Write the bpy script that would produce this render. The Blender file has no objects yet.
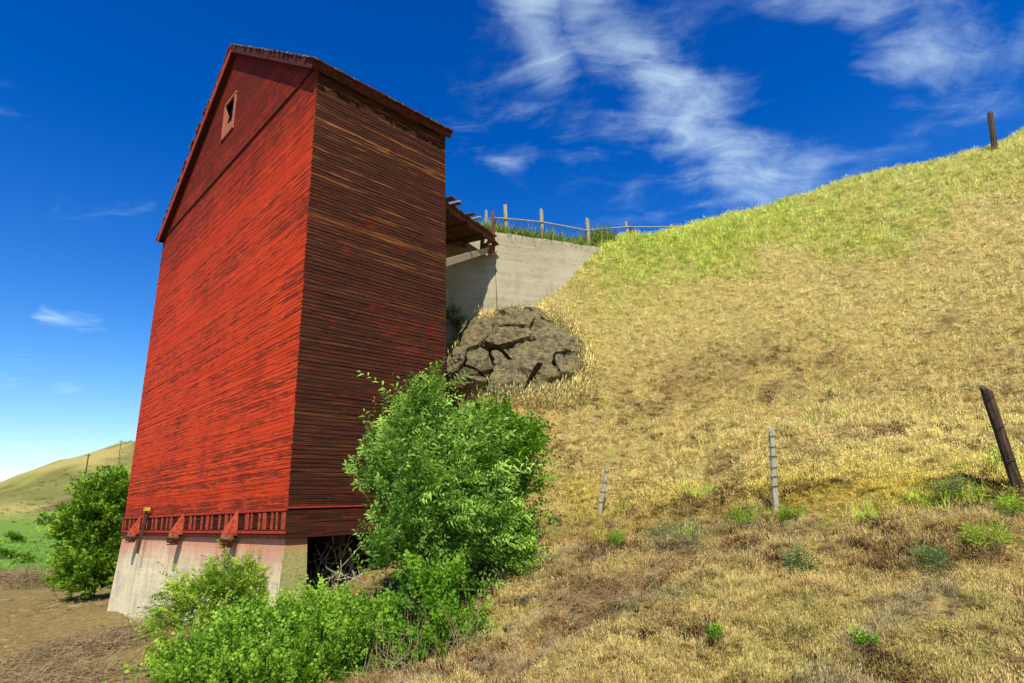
import bpy, math, random
import numpy as np
from mathutils import Vector, Matrix

random.seed(7)
rng = np.random.default_rng(11)
S = bpy.context.scene
COL = S.collection
R = math.radians

# ------------------------------------------------------------------ camera
EYE = np.array([0.0, 0.0, 1.7])
FPX, PITCH, ROLL = 585.2, 0.2779, -0.0356
cp, sp, cr, sr = math.cos(PITCH), math.sin(PITCH), math.cos(ROLL), math.sin(ROLL)
FWD = np.array([0, cp, sp]); UP0 = np.array([0, -sp, cp]); RT0 = np.array([1.0, 0, 0])
RT = cr * RT0 + sr * UP0
UP = -sr * RT0 + cr * UP0
cam = bpy.data.cameras.new('camera')
cam.sensor_width = 36; cam.lens = FPX / 1024 * 36
cam.clip_start = 0.05; cam.clip_end = 12000
co = bpy.data.objects.new('camera', cam)
m = Matrix.Identity(4)
for i in range(3):
    m[i][0], m[i][1], m[i][2], m[i][3] = RT[i], UP[i], -FWD[i], EYE[i]
co.matrix_world = m
COL.objects.link(co); S.camera = co


def rayd(px, py):
    return (px - 512) / FPX * RT + (341.5 - py) / FPX * UP + FWD


def at(px, py, d):
    """survey point: sight line (px, py) at forward distance d metres"""
    v = rayd(px, py)
    return EYE + v / v[1] * d


# ------------------------------------------------------------------ node helpers
class NT:
    def __init__(self, tree):
        self.t = tree; self.n = tree.nodes; self.l = tree.links

    def node(self, typ, **kw):
        n = self.n.new(typ)
        for k, v in kw.items():
            setattr(n, k, v)
        return n

    def put(self, sock, v):
        if v is None:
            return
        if isinstance(v, bpy.types.NodeSocket):
            self.l.new(v, sock)
        else:
            if sock.type == 'RGBA' and len(v) == 3:
                v = (*v, 1)
            sock.default_value = v

    def math(self, op, a, b=None, c=None, clamp=False):
        n = self.node('ShaderNodeMath', operation=op, use_clamp=clamp)
        for i, v in enumerate((a, b, c)):
            self.put(n.inputs[i], v)
        return n.outputs[0]

    def vmath(self, op, a, b=None, out=0):
        n = self.node('ShaderNodeVectorMath', operation=op)
        self.put(n.inputs[0], a)
        if op == 'SCALE':
            self.put(n.inputs['Scale'], b)
        else:
            self.put(n.inputs[1], b)
        return n.outputs['Value'] if out == 'v' else n.outputs[0]

    def mix(self, f, a, b, blend='MIX'):
        n = self.node('ShaderNodeMix', data_type='RGBA', blend_type=blend)
        self.put(n.inputs[0], f); self.put(n.inputs[6], a); self.put(n.inputs[7], b)
        return n.outputs[2]

    def noise(self, vec, scale=1.0, detail=4, rough=0.55, dist=0.0):
        n = self.node('ShaderNodeTexNoise')
        self.put(n.inputs['Vector'], vec)
        n.inputs['Scale'].default_value = scale; n.inputs['Detail'].default_value = detail
        n.inputs['Roughness'].default_value = rough; n.inputs['Distortion'].default_value = dist
        return n.outputs['Fac']

    def step(self, v, a, b):
        n = self.node('ShaderNodeMapRange', interpolation_type='SMOOTHSTEP')
        self.put(n.inputs[0], v); n.inputs[1].default_value = a; n.inputs[2].default_value = b
        return n.outputs[0]

    def scale3(self, vec, s):
        n = self.node('ShaderNodeMapping')
        self.put(n.inputs['Vector'], vec); n.inputs['Scale'].default_value = s
        return n.outputs[0]

    def bump(self, h, strength=0.4, dist=0.02):
        n = self.node('ShaderNodeBump')
        self.put(n.inputs['Height'], h); n.inputs['Strength'].default_value = strength
        n.inputs['Distance'].default_value = dist
        return n.outputs[0]


# ------------------------------------------------------------------ sun, sky, exposure
SUN_EL = R(54); SUN_AZ = R(174)          # azimuth clockwise from +Y
sd = Vector((math.sin(SUN_AZ) * math.cos(SUN_EL), math.cos(SUN_AZ) * math.cos(SUN_EL), math.sin(SUN_EL)))
sun = bpy.data.lights.new('sun', 'SUN'); sun.energy = 4.6; sun.angle = R(0.53); sun.color = (1, 0.95, 0.84)
so = bpy.data.objects.new('sun', sun); so.rotation_euler = (-sd).to_track_quat('-Z', 'Y').to_euler()
so.location = (0, -20, 60); COL.objects.link(so)

W = bpy.data.worlds.new('World'); S.world = W; W.use_nodes = True
w = NT(W.node_tree); w.n.clear()
sky = w.node('ShaderNodeTexSky', sky_type='NISHITA')
sky.sun_disc = False; sky.sun_elevation = SUN_EL; sky.sun_rotation = SUN_AZ
sky.air_density = 1.0; sky.dust_density = 0.1; sky.ozone_density = 3.0
tc = w.node('ShaderNodeTexCoord'); dirv = w.vmath('NORMALIZE', tc.outputs['Generated'])
sx = w.node('ShaderNodeSeparateXYZ'); w.put(sx.inputs[0], dirv)
gam = w.node('ShaderNodeGamma'); w.put(gam.inputs[0], sky.outputs[0]); gam.inputs[1].default_value = 1.5
hsv = w.node('ShaderNodeHueSaturation'); w.put(hsv.inputs['Color'], gam.outputs[0])
hsv.inputs['Hue'].default_value = 0.514; hsv.inputs['Saturation'].default_value = 1.2; hsv.inputs['Value'].default_value = 0.80
# cirrus: plane coordinates of a high cloud sheet
zz = w.math('ADD', w.math('MAXIMUM', sx.outputs[2], 0.02), 0.08)
cx_ = w.math('DIVIDE', sx.outputs[0], zz); cy_ = w.math('DIVIDE', sx.outputs[1], zz)
cc = w.node('ShaderNodeCombineXYZ'); w.put(cc.inputs[0], cx_); w.put(cc.inputs[1], cy_)
warp = w.node('ShaderNodeTexNoise'); w.put(warp.inputs['Vector'], cc.outputs[0])
warp.inputs['Scale'].default_value = 2.2; warp.inputs['Detail'].default_value = 3
wv = w.vmath('ADD', cc.outputs[0], w.vmath('SCALE', w.vmath('SUBTRACT', warp.outputs['Color'], (0.5, 0.5, 0.5)), 0.26))
mp = w.node('ShaderNodeMapping'); w.put(mp.inputs['Vector'], wv)
mp.inputs['Rotation'].default_value = (0, 0, R(-38)); mp.inputs['Scale'].default_value = (1.8, 4.6, 1)
fib = w.noise(mp.outputs[0], 1.9, 9, 0.6, 0.7)
puff = w.noise(wv, 3.4, 10, 0.62, 0.15)
tex = w.math('ADD', w.math('MULTIPLY', fib, 0.42), w.math('MULTIPLY', puff, 0.58))


def capsule(a, b, ra, soft=None):
    """soft streak between two sky directions"""
    da = np.array(rayd(*a)); da /= np.linalg.norm(da)
    db = np.array(rayd(*b)); db /= np.linalg.norm(db)
    ab = db - da; L2 = float(ab @ ab)
    rel = w.vmath('SUBTRACT', dirv, tuple(da))
    t = w.math('DIVIDE', w.vmath('DOT_PRODUCT', rel, tuple(ab), out='v'), L2, clamp=True)
    foot = w.vmath('SCALE', tuple(ab), t)
    d = w.vmath('DISTANCE', rel, foot, out='v')
    return w.math('SUBTRACT', 1.0, w.step(d, 0.0, ra / FPX))


streaks = [((512, -60), (555, 70), 52, 1.0), ((590, 20), (690, 120), 62, 1.1), ((690, 120), (760, 185), 70, .9),
           ((690, 175), (800, 190), 60, .8), ((500, 160), (575, 135), 34, .5), ((800, -60), (930, 55), 80, .9),
           ((870, -20), (950, 25), 50, .45), ((45, 314), (100, 326), 15, .8), ((-40, 362), (60, 380), 30, .45), ((-40, 85), (45, 128), 26, .6),
           ((80, 215), (150, 222), 40, .35), ((-60, 455), (130, 445), 40, .4), ((560, 60), (760, 190), 190, .5), ((900, 60), (1100, 80), 150, .4), ((470, 130), (520, 60), 70, .35)]
mask = None
for a, b, ra, amp in streaks:
    c_ = w.math('MULTIPLY', capsule(a, b, ra), amp)
    mask = c_ if mask is None else w.math('MAXIMUM', mask, c_)
# elsewhere the same thin cirrus goes on round the sky behind the camera
back = w.math('MULTIPLY', w.math('LESS_THAN', sx.outputs[1], -0.05), 0.3)
mask = w.math('MAXIMUM', mask, back)
cf = w.step(w.math('ADD', w.math('MULTIPLY', mask, 0.55), w.math('MULTIPLY', w.math('SUBTRACT', tex, 0.5), 2.1)), 0.14, 1.08)
cf = w.math('MULTIPLY', cf, w.step(mask, 0.0, 0.5))
cloudcol = w.mix(w.step(sx.outputs[2], 0.0, 0.5), (7.2, 8.6, 8.8), (6.0, 7.6, 8.2))
skyc = w.vmath('DIVIDE', hsv.outputs[0], w.vmath('ADD', w.vmath('SCALE', hsv.outputs[0], 0.055), (1, 1, 1)))
skc = w.mix(w.math('MULTIPLY', cf, 0.68), skyc, cloudcol)
bg = w.node('ShaderNodeBackground'); w.put(bg.inputs[0], skc); bg.inputs[1].default_value = 0.10
wo = w.node('ShaderNodeOutputWorld'); w.l.new(bg.outputs[0], wo.inputs[0])
S.view_settings.view_transform = 'Standard'; S.view_settings.look = 'None'
S.view_settings.exposure = 0.62; S.view_settings.gamma = 1.0
S.render.engine = 'CYCLES'
S.cycles.max_bounces = 6; S.cycles.transparent_max_bounces = 4


# ------------------------------------------------------------------ materials
def newmat(name):
    mt = bpy.data.materials.new(name); mt.use_nodes = True
    t = NT(mt.node_tree); t.n.clear()
    out = t.node('ShaderNodeOutputMaterial'); b = t.node('ShaderNodeBsdfPrincipled')
    t.l.new(b.outputs[0], out.inputs[0])
    b.inputs['Roughness'].default_value = 0.85
    b.inputs['Specular IOR Level'].default_value = 0.06
    return mt, t, b, out


def objcoord(t):
    """object coordinates shifted by a per-object random amount"""
    tcn = t.node('ShaderNodeTexCoord'); oi = t.node('ShaderNodeObjectInfo')
    off = t.node('ShaderNodeCombineXYZ')
    t.put(off.inputs[0], t.math('MULTIPLY', oi.outputs['Random'], 71.3))
    t.put(off.inputs[1], t.math('MULTIPLY', oi.outputs['Random'], 37.1))
    t.put(off.inputs[2], t.math('MULTIPLY', oi.outputs['Random'], 17.7))
    return t.vmath('ADD', tcn.outputs['Object'], off.outputs[0]), oi.outputs['Random'], tcn.outputs['Object']


def worldpos(t):
    g = t.node('ShaderNodeNewGeometry'); s = t.node('ShaderNodeSeparateXYZ'); t.put(s.inputs[0], g.outputs['Position'])
    return g.outputs['Position'], s.outputs


def mat_paint():
    """old red barn paint, worn through along the grain"""
    mt, t, b, o = newmat('worn_red_paint')
    v, rnd, _ = objcoord(t); P, xyz = worldpos(t)
    gr = t.noise(t.scale3(v, (0.85, 1, 38)), 1.0, 9, 0.7)
    dash = t.noise(t.scale3(v, (2.6, 1, 46)), 1.0, 4, 0.6)
    fine = t.noise(t.scale3(v, (6, 8, 120)), 1.0, 3, 0.6)
    patch = t.noise(P, 0.5, 5, 0.62)
    blot = t.noise(P, 2.3, 4, 0.65)
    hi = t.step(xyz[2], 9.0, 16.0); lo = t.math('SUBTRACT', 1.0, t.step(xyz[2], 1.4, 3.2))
    wv = t.math('ADD', t.math('ADD', t.math('ADD', t.math('MULTIPLY', gr, 0.48), t.math('MULTIPLY', dash, 0.30)), t.math('ADD', t.math('MULTIPLY', blot, 0.08), t.math('MULTIPLY', patch, 0.14))),
                t.math('ADD', t.math('MULTIPLY', hi, 0.085), t.math('MULTIPLY', lo, 0.05)))
    wv = t.math('ADD', wv, t.math('MULTIPLY', t.math('SUBTRACT', rnd, 0.5), 0.075))
    wear = t.step(wv, 0.470, 0.572)
    red = t.mix(rnd, (0.54, 0.042, 0.010), (0.70, 0.070, 0.016))
    red = t.mix(t.step(gr, 0.25, 0.5), (0.66, 0.085, 0.032), red)
    red = t.mix(t.math('MULTIPLY', hi, 0.6), red, (0.22, 0.024, 0.012))  # browner gable paint, with lens light falloff put into the colour too
    old = t.mix(fine, (0.03, 0.010, 0.006), (0.19, 0.030, 0.014))
    t.put(b.inputs['Base Color'], t.mix(t.math('MULTIPLY', wear, 0.9), red, old))
    t.put(b.inputs['Normal'], t.bump(t.math('ADD', gr, t.math('MULTIPLY', fine, 0.5)), 0.5, 0.012))
    b.inputs['Roughness'].default_value = 0.75
    return mt


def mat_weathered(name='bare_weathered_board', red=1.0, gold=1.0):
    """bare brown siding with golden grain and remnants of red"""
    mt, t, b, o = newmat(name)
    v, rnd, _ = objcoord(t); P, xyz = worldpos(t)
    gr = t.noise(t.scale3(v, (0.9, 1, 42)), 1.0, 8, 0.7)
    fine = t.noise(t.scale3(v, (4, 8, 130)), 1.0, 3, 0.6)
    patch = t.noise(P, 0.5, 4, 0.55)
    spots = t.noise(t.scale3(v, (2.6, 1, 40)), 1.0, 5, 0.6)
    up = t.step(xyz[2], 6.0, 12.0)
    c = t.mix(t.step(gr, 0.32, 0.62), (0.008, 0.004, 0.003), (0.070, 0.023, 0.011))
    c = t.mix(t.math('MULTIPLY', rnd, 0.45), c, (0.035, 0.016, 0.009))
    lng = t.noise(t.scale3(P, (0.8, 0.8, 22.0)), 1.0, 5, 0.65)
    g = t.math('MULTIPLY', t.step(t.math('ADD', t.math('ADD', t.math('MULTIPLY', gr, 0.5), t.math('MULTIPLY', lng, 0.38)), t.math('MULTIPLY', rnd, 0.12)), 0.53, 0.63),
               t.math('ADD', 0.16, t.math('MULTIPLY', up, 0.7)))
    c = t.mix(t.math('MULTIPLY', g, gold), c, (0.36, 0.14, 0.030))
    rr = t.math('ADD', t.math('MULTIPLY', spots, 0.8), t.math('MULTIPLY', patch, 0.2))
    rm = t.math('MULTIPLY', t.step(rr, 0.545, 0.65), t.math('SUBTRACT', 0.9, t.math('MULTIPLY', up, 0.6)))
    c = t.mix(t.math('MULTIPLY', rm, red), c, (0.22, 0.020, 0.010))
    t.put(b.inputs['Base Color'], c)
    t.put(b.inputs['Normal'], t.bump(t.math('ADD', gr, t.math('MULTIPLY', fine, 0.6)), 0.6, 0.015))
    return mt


def mat_simplewood(name, c0, c1, grain=(3, 3, 30)):
    mt, t, b, o = newmat(name)
    v, rnd, _ = objcoord(t)
    gr = t.noise(t.scale3(v, grain), 1.0, 6, 0.62)
    c = t.mix(t.step(gr, 0.3, 0.7), c0, c1)
    c = t.mix(t.math('MULTIPLY', rnd, 0.3), c, tuple(0.5 * (a + b_) for a, b_ in zip(c0, c1)))
    t.put(b.inputs['Base Color'], c)
    t.put(b.inputs['Normal'], t.bump(gr, 0.6, 0.012))
    return mt


def mat_foundation():
    """board-formed concrete, red paint washed down from above, moss and rust streaks"""
    mt, t, b, o = newmat('stained_concrete')
    P, xyz = worldpos(t)
    z = xyz[2]
    lines = t.noise(t.scale3(P, (0.25, 0.25, 5.5)), 1.0, 4, 0.6)
    big = t.noise(P, 0.9, 5, 0.6); fine = t.noise(P, 14, 5, 0.65)
    vert = t.noise(t.scale3(P, (4, 4, 0.35)), 1.0, 4, 0.6)
    c = t.mix(t.step(lines, 0.3, 0.7), (0.70, 0.59, 0.34), (0.78, 0.68, 0.45))
    drip = t.math('MULTIPLY', t.step(vert, 0.55, 0.72), 0.45)
    c = t.mix(drip, c, (0.33, 0.27, 0.16))
    crk = t.noise(P, 2.2, 6, 0.7); crk = t.math('ABSOLUTE', t.math('SUBTRACT', crk, 0.5))
    c = t.mix(t.math('MULTIPLY', t.math('SUBTRACT', 1.0, t.step(crk, 0.0, 0.012)), 0.5), c, (0.16, 0.12, 0.08))
    c = t.mix(t.math('MULTIPLY', t.step(big, 0.45, 0.7), 0.5), c, (0.40, 0.36, 0.25))
    c = t.mix(t.math('MULTIPLY', t.step(fine, 0.5, 0.75), 0.35), c, (0.28, 0.25, 0.20))
    wash = t.math('MULTIPLY', t.step(t.math('ADD', z, t.math('MULTIPLY', t.math('ADD', vert, big), 0.7)), 0.95, 2.0), 0.8)
    c = t.mix(wash, c, (0.56, 0.15, 0.08))
    pink = t.math('MULTIPLY', t.step(t.math('ADD', t.math('MULTIPLY', lines, 0.6), t.math('MULTIPLY', big, 0.4)), 0.5, 0.62), 0.35)
    c = t.mix(pink, c, (0.52, 0.30, 0.22))
    t.put(b.inputs['Base Color'], c)
    t.put(b.inputs['Normal'], t.bump(t.math('ADD', lines, t.math('MULTIPLY', fine, 0.5)), 0.45, 0.03))
    return mt


def mat_moss_concrete():
    mt, t, b, o = newmat('mossy_concrete')
    P, xyz = worldpos(t)
    big = t.noise(P, 1.6, 5, 0.6); fine = t.noise(P, 16, 5, 0.7)
    c = t.mix(t.step(fine, 0.35, 0.7), (0.22, 0.19, 0.07), (0.45, 0.38, 0.17))
    c = t.mix(t.math('MULTIPLY', t.step(big, 0.4, 0.65), 0.6), c, (0.34, 0.33, 0.10))
    wash = t.math('MULTIPLY', t.step(t.math('ADD', xyz[2], t.math('MULTIPLY', big, 0.5)), 1.2, 1.5), 0.75)
    c = t.mix(wash, c, (0.55, 0.17, 0.10))
    t.put(b.inputs['Base Color'], c); t.put(b.inputs['Normal'], t.bump(fine, 0.5, 0.03))
    return mt


def mat_wallconcrete():
    mt, t, b, o = newmat('old_wall_concrete')
    P, xyz = worldpos(t)
    lines = t.noise(t.scale3(P, (0.2, 0.2, 3.6)), 1.0, 3, 0.55)
    big = t.noise(P, 0.5, 5, 0.6); fine = t.noise(P, 9, 5, 0.7)
    vert = t.noise(t.scale3(P, (2.2, 2.2, 0.2)), 1.0, 4, 0.6)
    c = t.mix(t.step(lines, 0.25, 0.75), (0.29, 0.25, 0.16), (0.38, 0.335, 0.22))
    crk = t.noise(t.scale3(P, (1, 1, 2.2)), 0.9, 6, 0.65); crk = t.math('ABSOLUTE', t.math('SUBTRACT', crk, 0.5))
    c = t.mix(t.math('MULTIPLY', t.math('SUBTRACT', 1.0, t.step(crk, 0.0, 0.014)), 0.6), c, (0.13, 0.10, 0.07))
    c = t.mix(t.math('MULTIPLY', t.step(big, 0.42, 0.68), 0.6), c, (0.42, 0.375, 0.26))
    c = t.mix(t.math('MULTIPLY', t.step(vert, 0.52, 0.72), 0.5), c, (0.22, 0.19, 0.13))
    c = t.mix(t.math('MULTIPLY', t.step(fine, 0.52, 0.75), 0.35), c, (0.2, 0.18, 0.14))
    t.put(b.inputs['Base Color'], c)
    t.put(b.inputs['Normal'], t.bump(t.math('ADD', lines, fine), 0.4, 0.03))
    return mt


def mat_rust(name='rusty_iron', c0=(0.09, 0.035, 0.02), c1=(0.26, 0.09, 0.04)):
    mt, t, b, o = newmat(name)
    v, rnd, _ = objcoord(t)
    n = t.noise(v, 9, 6, 0.65)
    t.put(b.inputs['Base Color'], t.mix(t.step(n, 0.3, 0.7), c0, c1))
    t.put(b.inputs['Normal'], t.bump(n, 0.4, 0.01)); b.inputs['Roughness'].default_value = 0.7
    return mt


def mat_rock():
    mt, t, b, o = newmat('lichened_basalt')
    tcn = t.node('ShaderNodeTexCoord'); v = tcn.outputs['Object']
    P, xyz = worldpos(t)
    big = t.noise(P, 1.3, 5, 0.6); mid = t.noise(P, 6, 6, 0.68); fine = t.noise(P, 28, 4, 0.7)
    vo = t.node('ShaderNodeTexVoronoi', feature='DISTANCE_TO_EDGE'); t.put(vo.inputs['Vector'], t.vmath('ADD', P, t.vmath('SCALE', P, 0.0)))
    vo.inputs['Scale'].default_value = 1.3
    c = t.mix(t.step(mid, 0.3, 0.7), (0.066, 0.052, 0.026), (0.225, 0.185, 0.095))
    c = t.mix(t.math('MULTIPLY', t.step(big, 0.5, 0.66), 0.55), c, (0.24, 0.20, 0.075))
    c = t.mix(t.math('MULTIPLY', t.step(fine, 0.55, 0.7), 0.6), c, (0.035, 0.03, 0.022))
    t.put(b.inputs['Base Color'], c)
    t.put(b.inputs['Normal'], t.bump(t.math('ADD', t.math('MULTIPLY', mid, 1.4), t.math('MULTIPLY', fine, 0.5)), 0.9, 0.06))
    return mt


def mat_ground():
    mt, t, b, o = newmat('hill_soil')
    at_ = t.node('ShaderNodeAttribute', attribute_name='cover')
    P, xyz = worldpos(t)
    n1 = t.noise(P, 0.9, 6, 0.65); n2 = t.noise(P, 7, 6, 0.72); n3 = t.noise(P, 36, 4, 0.7)
    far = t.noise(P, 0.035, 6, 0.6)
    c = t.mix(t.step(n2, 0.32, 0.66), at_.outputs['Color'], t.mix(1.0, at_.outputs['Color'], (0.52, 0.46, 0.40), 'MULTIPLY'))
    c = t.mix(t.math('MULTIPLY', t.step(n3, 0.5, 0.72), 0.5), c, t.mix(1.0, at_.outputs['Color'], (1.45, 1.4, 1.3), 'MULTIPLY'))
    c = t.mix(t.math('MULTIPLY', t.step(n1, 0.5, 0.68), 0.35), c, t.mix(1.0, at_.outputs['Color'], (0.6, 0.5, 0.42), 'MULTIPLY'))
    c = t.mix(t.math('MULTIPLY', t.step(far, 0.5, 0.66), 0.3), c, t.mix(1.0, at_.outputs['Color'], (0.55, 0.62, 0.5), 'MULTIPLY'))
    t.put(b.inputs['Base Color'], c)
    t.put(b.inputs['Normal'], t.bump(t.math('ADD', n2, t.math('MULTIPLY', n3, 0.5)), 0.9, 0.09))
    b.inputs['Specular IOR Level'].default_value = 0.05
    b.inputs['Roughness'].default_value = 1.0
    return mt


def leafy(name, base, light, trans=0.35, attr=None):
    """leaf material; 'lv' is a per-leaf variation, attr an instance tint"""
    mt, t, b, o = newmat(name)
    lv = t.node('ShaderNodeAttribute', attribute_name='lv')
    if attr:
        a = t.node('ShaderNodeAttribute', attribute_name=attr); a.attribute_type = 'INSTANCER'
        f = t.math('ADD', 0.55, t.math('MULTIPLY', lv.outputs['Fac'], 0.9))
        cn = t.node('ShaderNodeCombineXYZ')
        for i in range(3):
            t.put(cn.inputs[i], f)
        c = t.mix(1.0, a.outputs['Color'], cn.outputs[0], 'MULTIPLY')
    else:
        c = t.mix(lv.outputs['Fac'], base, light)
    t.put(b.inputs['Base Color'], c)
    b.inputs['Roughness'].default_value = 0.5 if not attr else 0.9
    b.inputs['Specular IOR Level'].default_value = 0.18 if not attr else 0.04
    if attr:
        g = t.node('ShaderNodeNewGeometry')
        nn = t.vmath('NORMALIZE', t.vmath('ADD', t.vmath('SCALE', g.outputs['Normal'], 0.55), (-.12, -.45, .8)))
        t.put(b.inputs['Normal'], nn)
    tr = t.node('ShaderNodeBsdfTranslucent'); t.put(tr.inputs[0], c)
    ms = t.node('ShaderNodeMixShader'); ms.inputs[0].default_value = trans
    t.l.new(b.outputs[0], ms.inputs[1]); t.l.new(tr.outputs[0], ms.inputs[2]); t.l.new(ms.outputs[0], o.inputs[0])
    return mt


M = dict(
    paint=mat_paint(), bare=mat_weathered(), skirt=mat_weathered('dark_skirt_board', 1.1, 0.25),
    trim=mat_rust('faded_red_trim', (0.035, 0.014, 0.010), (0.11, 0.028, 0.018)),
    redtrim=mat_rust('bright_red_trim', (0.30, 0.03, 0.016), (0.50, 0.05, 0.025)),
    pink=mat_simplewood('faded_pink_board', (0.26, 0.07, 0.04), (0.46, 0.18, 0.11)),
    shingle=mat_simplewood('cedar_shingle', (0.10, 0.045, 0.03), (0.30, 0.12, 0.08), (18, 4, 2)),
    shinglegrey=mat_simplewood('lichened_shingle', (0.12, 0.10, 0.07), (0.34, 0.29, 0.20), (18, 4, 2)),
    deck=mat_simplewood('dark_roof_underside', (0.06, 0.028, 0.018), (0.18, 0.08, 0.05), (3, 30, 3)),
    dark=mat_simplewood('shaded_old_timber', (0.04, 0.025, 0.018), (0.10, 0.06, 0.04)),
    greywood=mat_simplewood('grey_fence_wood', (0.20, 0.17, 0.11), (0.46, 0.40, 0.27), (22, 22, 3)),
    palewood=mat_simplewood('silvered_post_wood', (0.24, 0.22, 0.14), (0.50, 0.46, 0.31), (26, 26, 3)),
    brownpost=mat_simplewood('dark_brown_post_wood', (0.026, 0.020, 0.014), (0.12, 0.08, 0.048), (26, 26, 2.5)),
    redpost=mat_simplewood('reddish_post_wood', (0.05, 0.02, 0.014), (0.20, 0.08, 0.045), (26, 26, 2.5)),
    beam=mat_simplewood('pale_brace_timber', (0.24, 0.17, 0.10), (0.42, 0.33, 0.21), (3, 20, 20)),
    found=mat_foundation(), moss=mat_moss_concrete(), wall=mat_wallconcrete(),
    rust=mat_rust(), hood=mat_rust('painted_red_hood', (0.22, 0.03, 0.016), (0.46, 0.08, 0.035)),
    yellow=mat_rust('yellow_cap', (0.45, 0.26, 0.02), (0.65, 0.42, 0.04)), iron=mat_rust('dark_iron', (0.03, 0.022, 0.018), (0.08, 0.05, 0.035)),
    rock=mat_rock(), ground=mat_ground(),
    stem=mat_simplewood('shrub_stem', (0.07, 0.05, 0.03), (0.18, 0.13, 0.08)),
    twig=mat_simplewood('dead_twig', (0.15, 0.10, 0.05), (0.36, 0.27, 0.14)),
    drystalk=mat_simplewood('dry_stalk', (0.16, 0.09, 0.04), (0.36, 0.24, 0.11)),
    palerock=mat_rust('pale_stone', (0.45, 0.44, 0.38), (0.7, 0.7, 0.62)),
    grass=leafy('grass_blade', None, None, 0.3, 'tint'),
)


# ------------------------------------------------------------------ mesh helpers
class MB:
    def __init__(self):
        self.v = []; self.f = []; self.lv = []

    def add(self, vs, fs):
        o = len(self.v)
        self.v += [tuple(map(float, p)) for p in vs]
        self.f += [tuple(i + o for i in f) for f in fs]

    def box(self, c, ax, ay, az):
        c, ax, ay, az = map(lambda q: np.array(q, float), (c, ax, ay, az))
        vs = [c + sx_ * ax + sy_ * ay + sz_ * az for sz_ in (-1, 1) for sy_ in (-1, 1) for sx_ in (-1, 1)]
        self.add(vs, [(0, 2, 3, 1), (4, 5, 7, 6), (0, 1, 5, 4), (2, 6, 7, 3), (0, 4, 6, 2), (1, 3, 7, 5)])

    def hexa(self, lo, hi):
        """prism between two matching loops"""
        n = len(lo)
        fs = [tuple(range(n))[::-1], tuple(range(n, 2 * n))] + [(i, (i + 1) % n, n + (i + 1) % n, n + i) for i in range(n)]
        self.add(list(lo) + list(hi), fs)

    def tube(self, path, rad, n=5, cap=True):
        path = [np.array(p, float) for p in path]
        if not hasattr(rad, '__len__'):
            rad = [rad] * len(path)
        vs = []
        for i, p in enumerate(path):
            d = path[min(i + 1, len(path) - 1)] - path[max(i - 1, 0)]
            d = d / (np.linalg.norm(d) + 1e-9)
            a = np.cross(d, (0, 0, 1) if abs(d[2]) < 0.9 else (1, 0, 0)); a /= np.linalg.norm(a); b = np.cross(d, a)
            for k in range(n):
                th = 2 * math.pi * k / n
                vs.append(p + rad[i] * (math.cos(th) * a + math.sin(th) * b))
        fs = [(i * n + k, i * n + (k + 1) % n, (i + 1) * n + (k + 1) % n, (i + 1) * n + k) for i in range(len(path) - 1) for k in range(n)]
        if cap:
            fs += [tuple(range(n))[::-1], tuple(range((len(path) - 1) * n, len(path) * n))]
        self.add(vs, fs)

    def mesh(self, name, mat, smooth=False):
        me = bpy.data.meshes.new(name); me.from_pydata(self.v, [], self.f)
        if mat: me.materials.append(mat)
        if smooth: me.polygons.foreach_set('use_smooth', [True] * len(me.polygons))
        me.update(); return me

    def build(self, name, mat, parent=None, smooth=False, **kw):
        return link(name, self.mesh(name, mat, smooth), parent, **kw)


def link(name, me, parent=None, loc=None, rot=None, mat4=None):
    o = bpy.data.objects.new(name, me); COL.objects.link(o)
    if parent is not None: o.parent = parent
    if mat4 is not None: o.matrix_basis = mat4
    if loc is not None: o.location = loc
    if rot is not None: o.rotation_euler = rot
    return o


def tag(o, label=None, cat=None, group=None, kind=None):
    if label: o['label'] = label
    if cat: o['category'] = cat
    if group: o['group'] = group
    if kind: o['kind'] = kind
    return o


def empty(name, loc, label, cat, group=None):
    o = link(name, None); o.location = tuple(map(float, loc)); o.empty_display_size = 0.3
    return tag(o, label, cat, group)


def arrays_mesh(name, V, F, mat, lv=None):
    """mesh from numpy arrays; F is Nx3 or Nx4"""
    V = np.asarray(V, np.float32); F = np.asarray(F, np.int32)
    me = bpy.data.meshes.new(name)
    me.vertices.add(len(V)); me.vertices.foreach_set('co', V.ravel())
    k = F.shape[1]
    me.loops.add(F.size); me.loops.foreach_set('vertex_index', F.ravel())
    me.polygons.add(len(F)); me.polygons.foreach_set('loop_start', np.arange(0, F.size, k, dtype=np.int32))
    me.update(calc_edges=True)
    if lv is not None:
        a = me.attributes.new('lv', 'FLOAT', 'POINT'); a.data.foreach_set('value', np.asarray(lv, np.float32))
    if mat: me.materials.append(mat)
    return me


def hash2(i, j, seed):
    n = (i.astype(np.int64) * 374761393 + j.astype(np.int64) * 668265263 + seed * 974711) & 0x7fffffff
    n = ((n ^ (n >> 13)) * 1274126177) & 0x7fffffff
    n = (n ^ (n >> 16)) & 0xffff
    return n / 65535.0


def vnoise(x, y, seed=0):
    i, j = np.floor(x), np.floor(y); fx, fy = x - i, y - j
    fx = fx * fx * (3 - 2 * fx); fy = fy * fy * (3 - 2 * fy)
    a, b = hash2(i, j, seed), hash2(i + 1, j, seed); c, d = hash2(i, j + 1, seed), hash2(i + 1, j + 1, seed)
    return (a + (b - a) * fx) * (1 - fy) + (c + (d - c) * fx) * fy


def fbm(x, y, s=1.0, oct_=4, seed=0):
    x = np.asarray(x, float) * s; y = np.asarray(y, float) * s
    t = 0; a = 0.5
    for k in range(oct_):
        t = t + a * vnoise(x, y, seed + k); x = x * 2.03 + 11.3; y = y * 2.03 + 7.7; a *= 0.5
    return t / (1 - 0.5 ** oct_)


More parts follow.
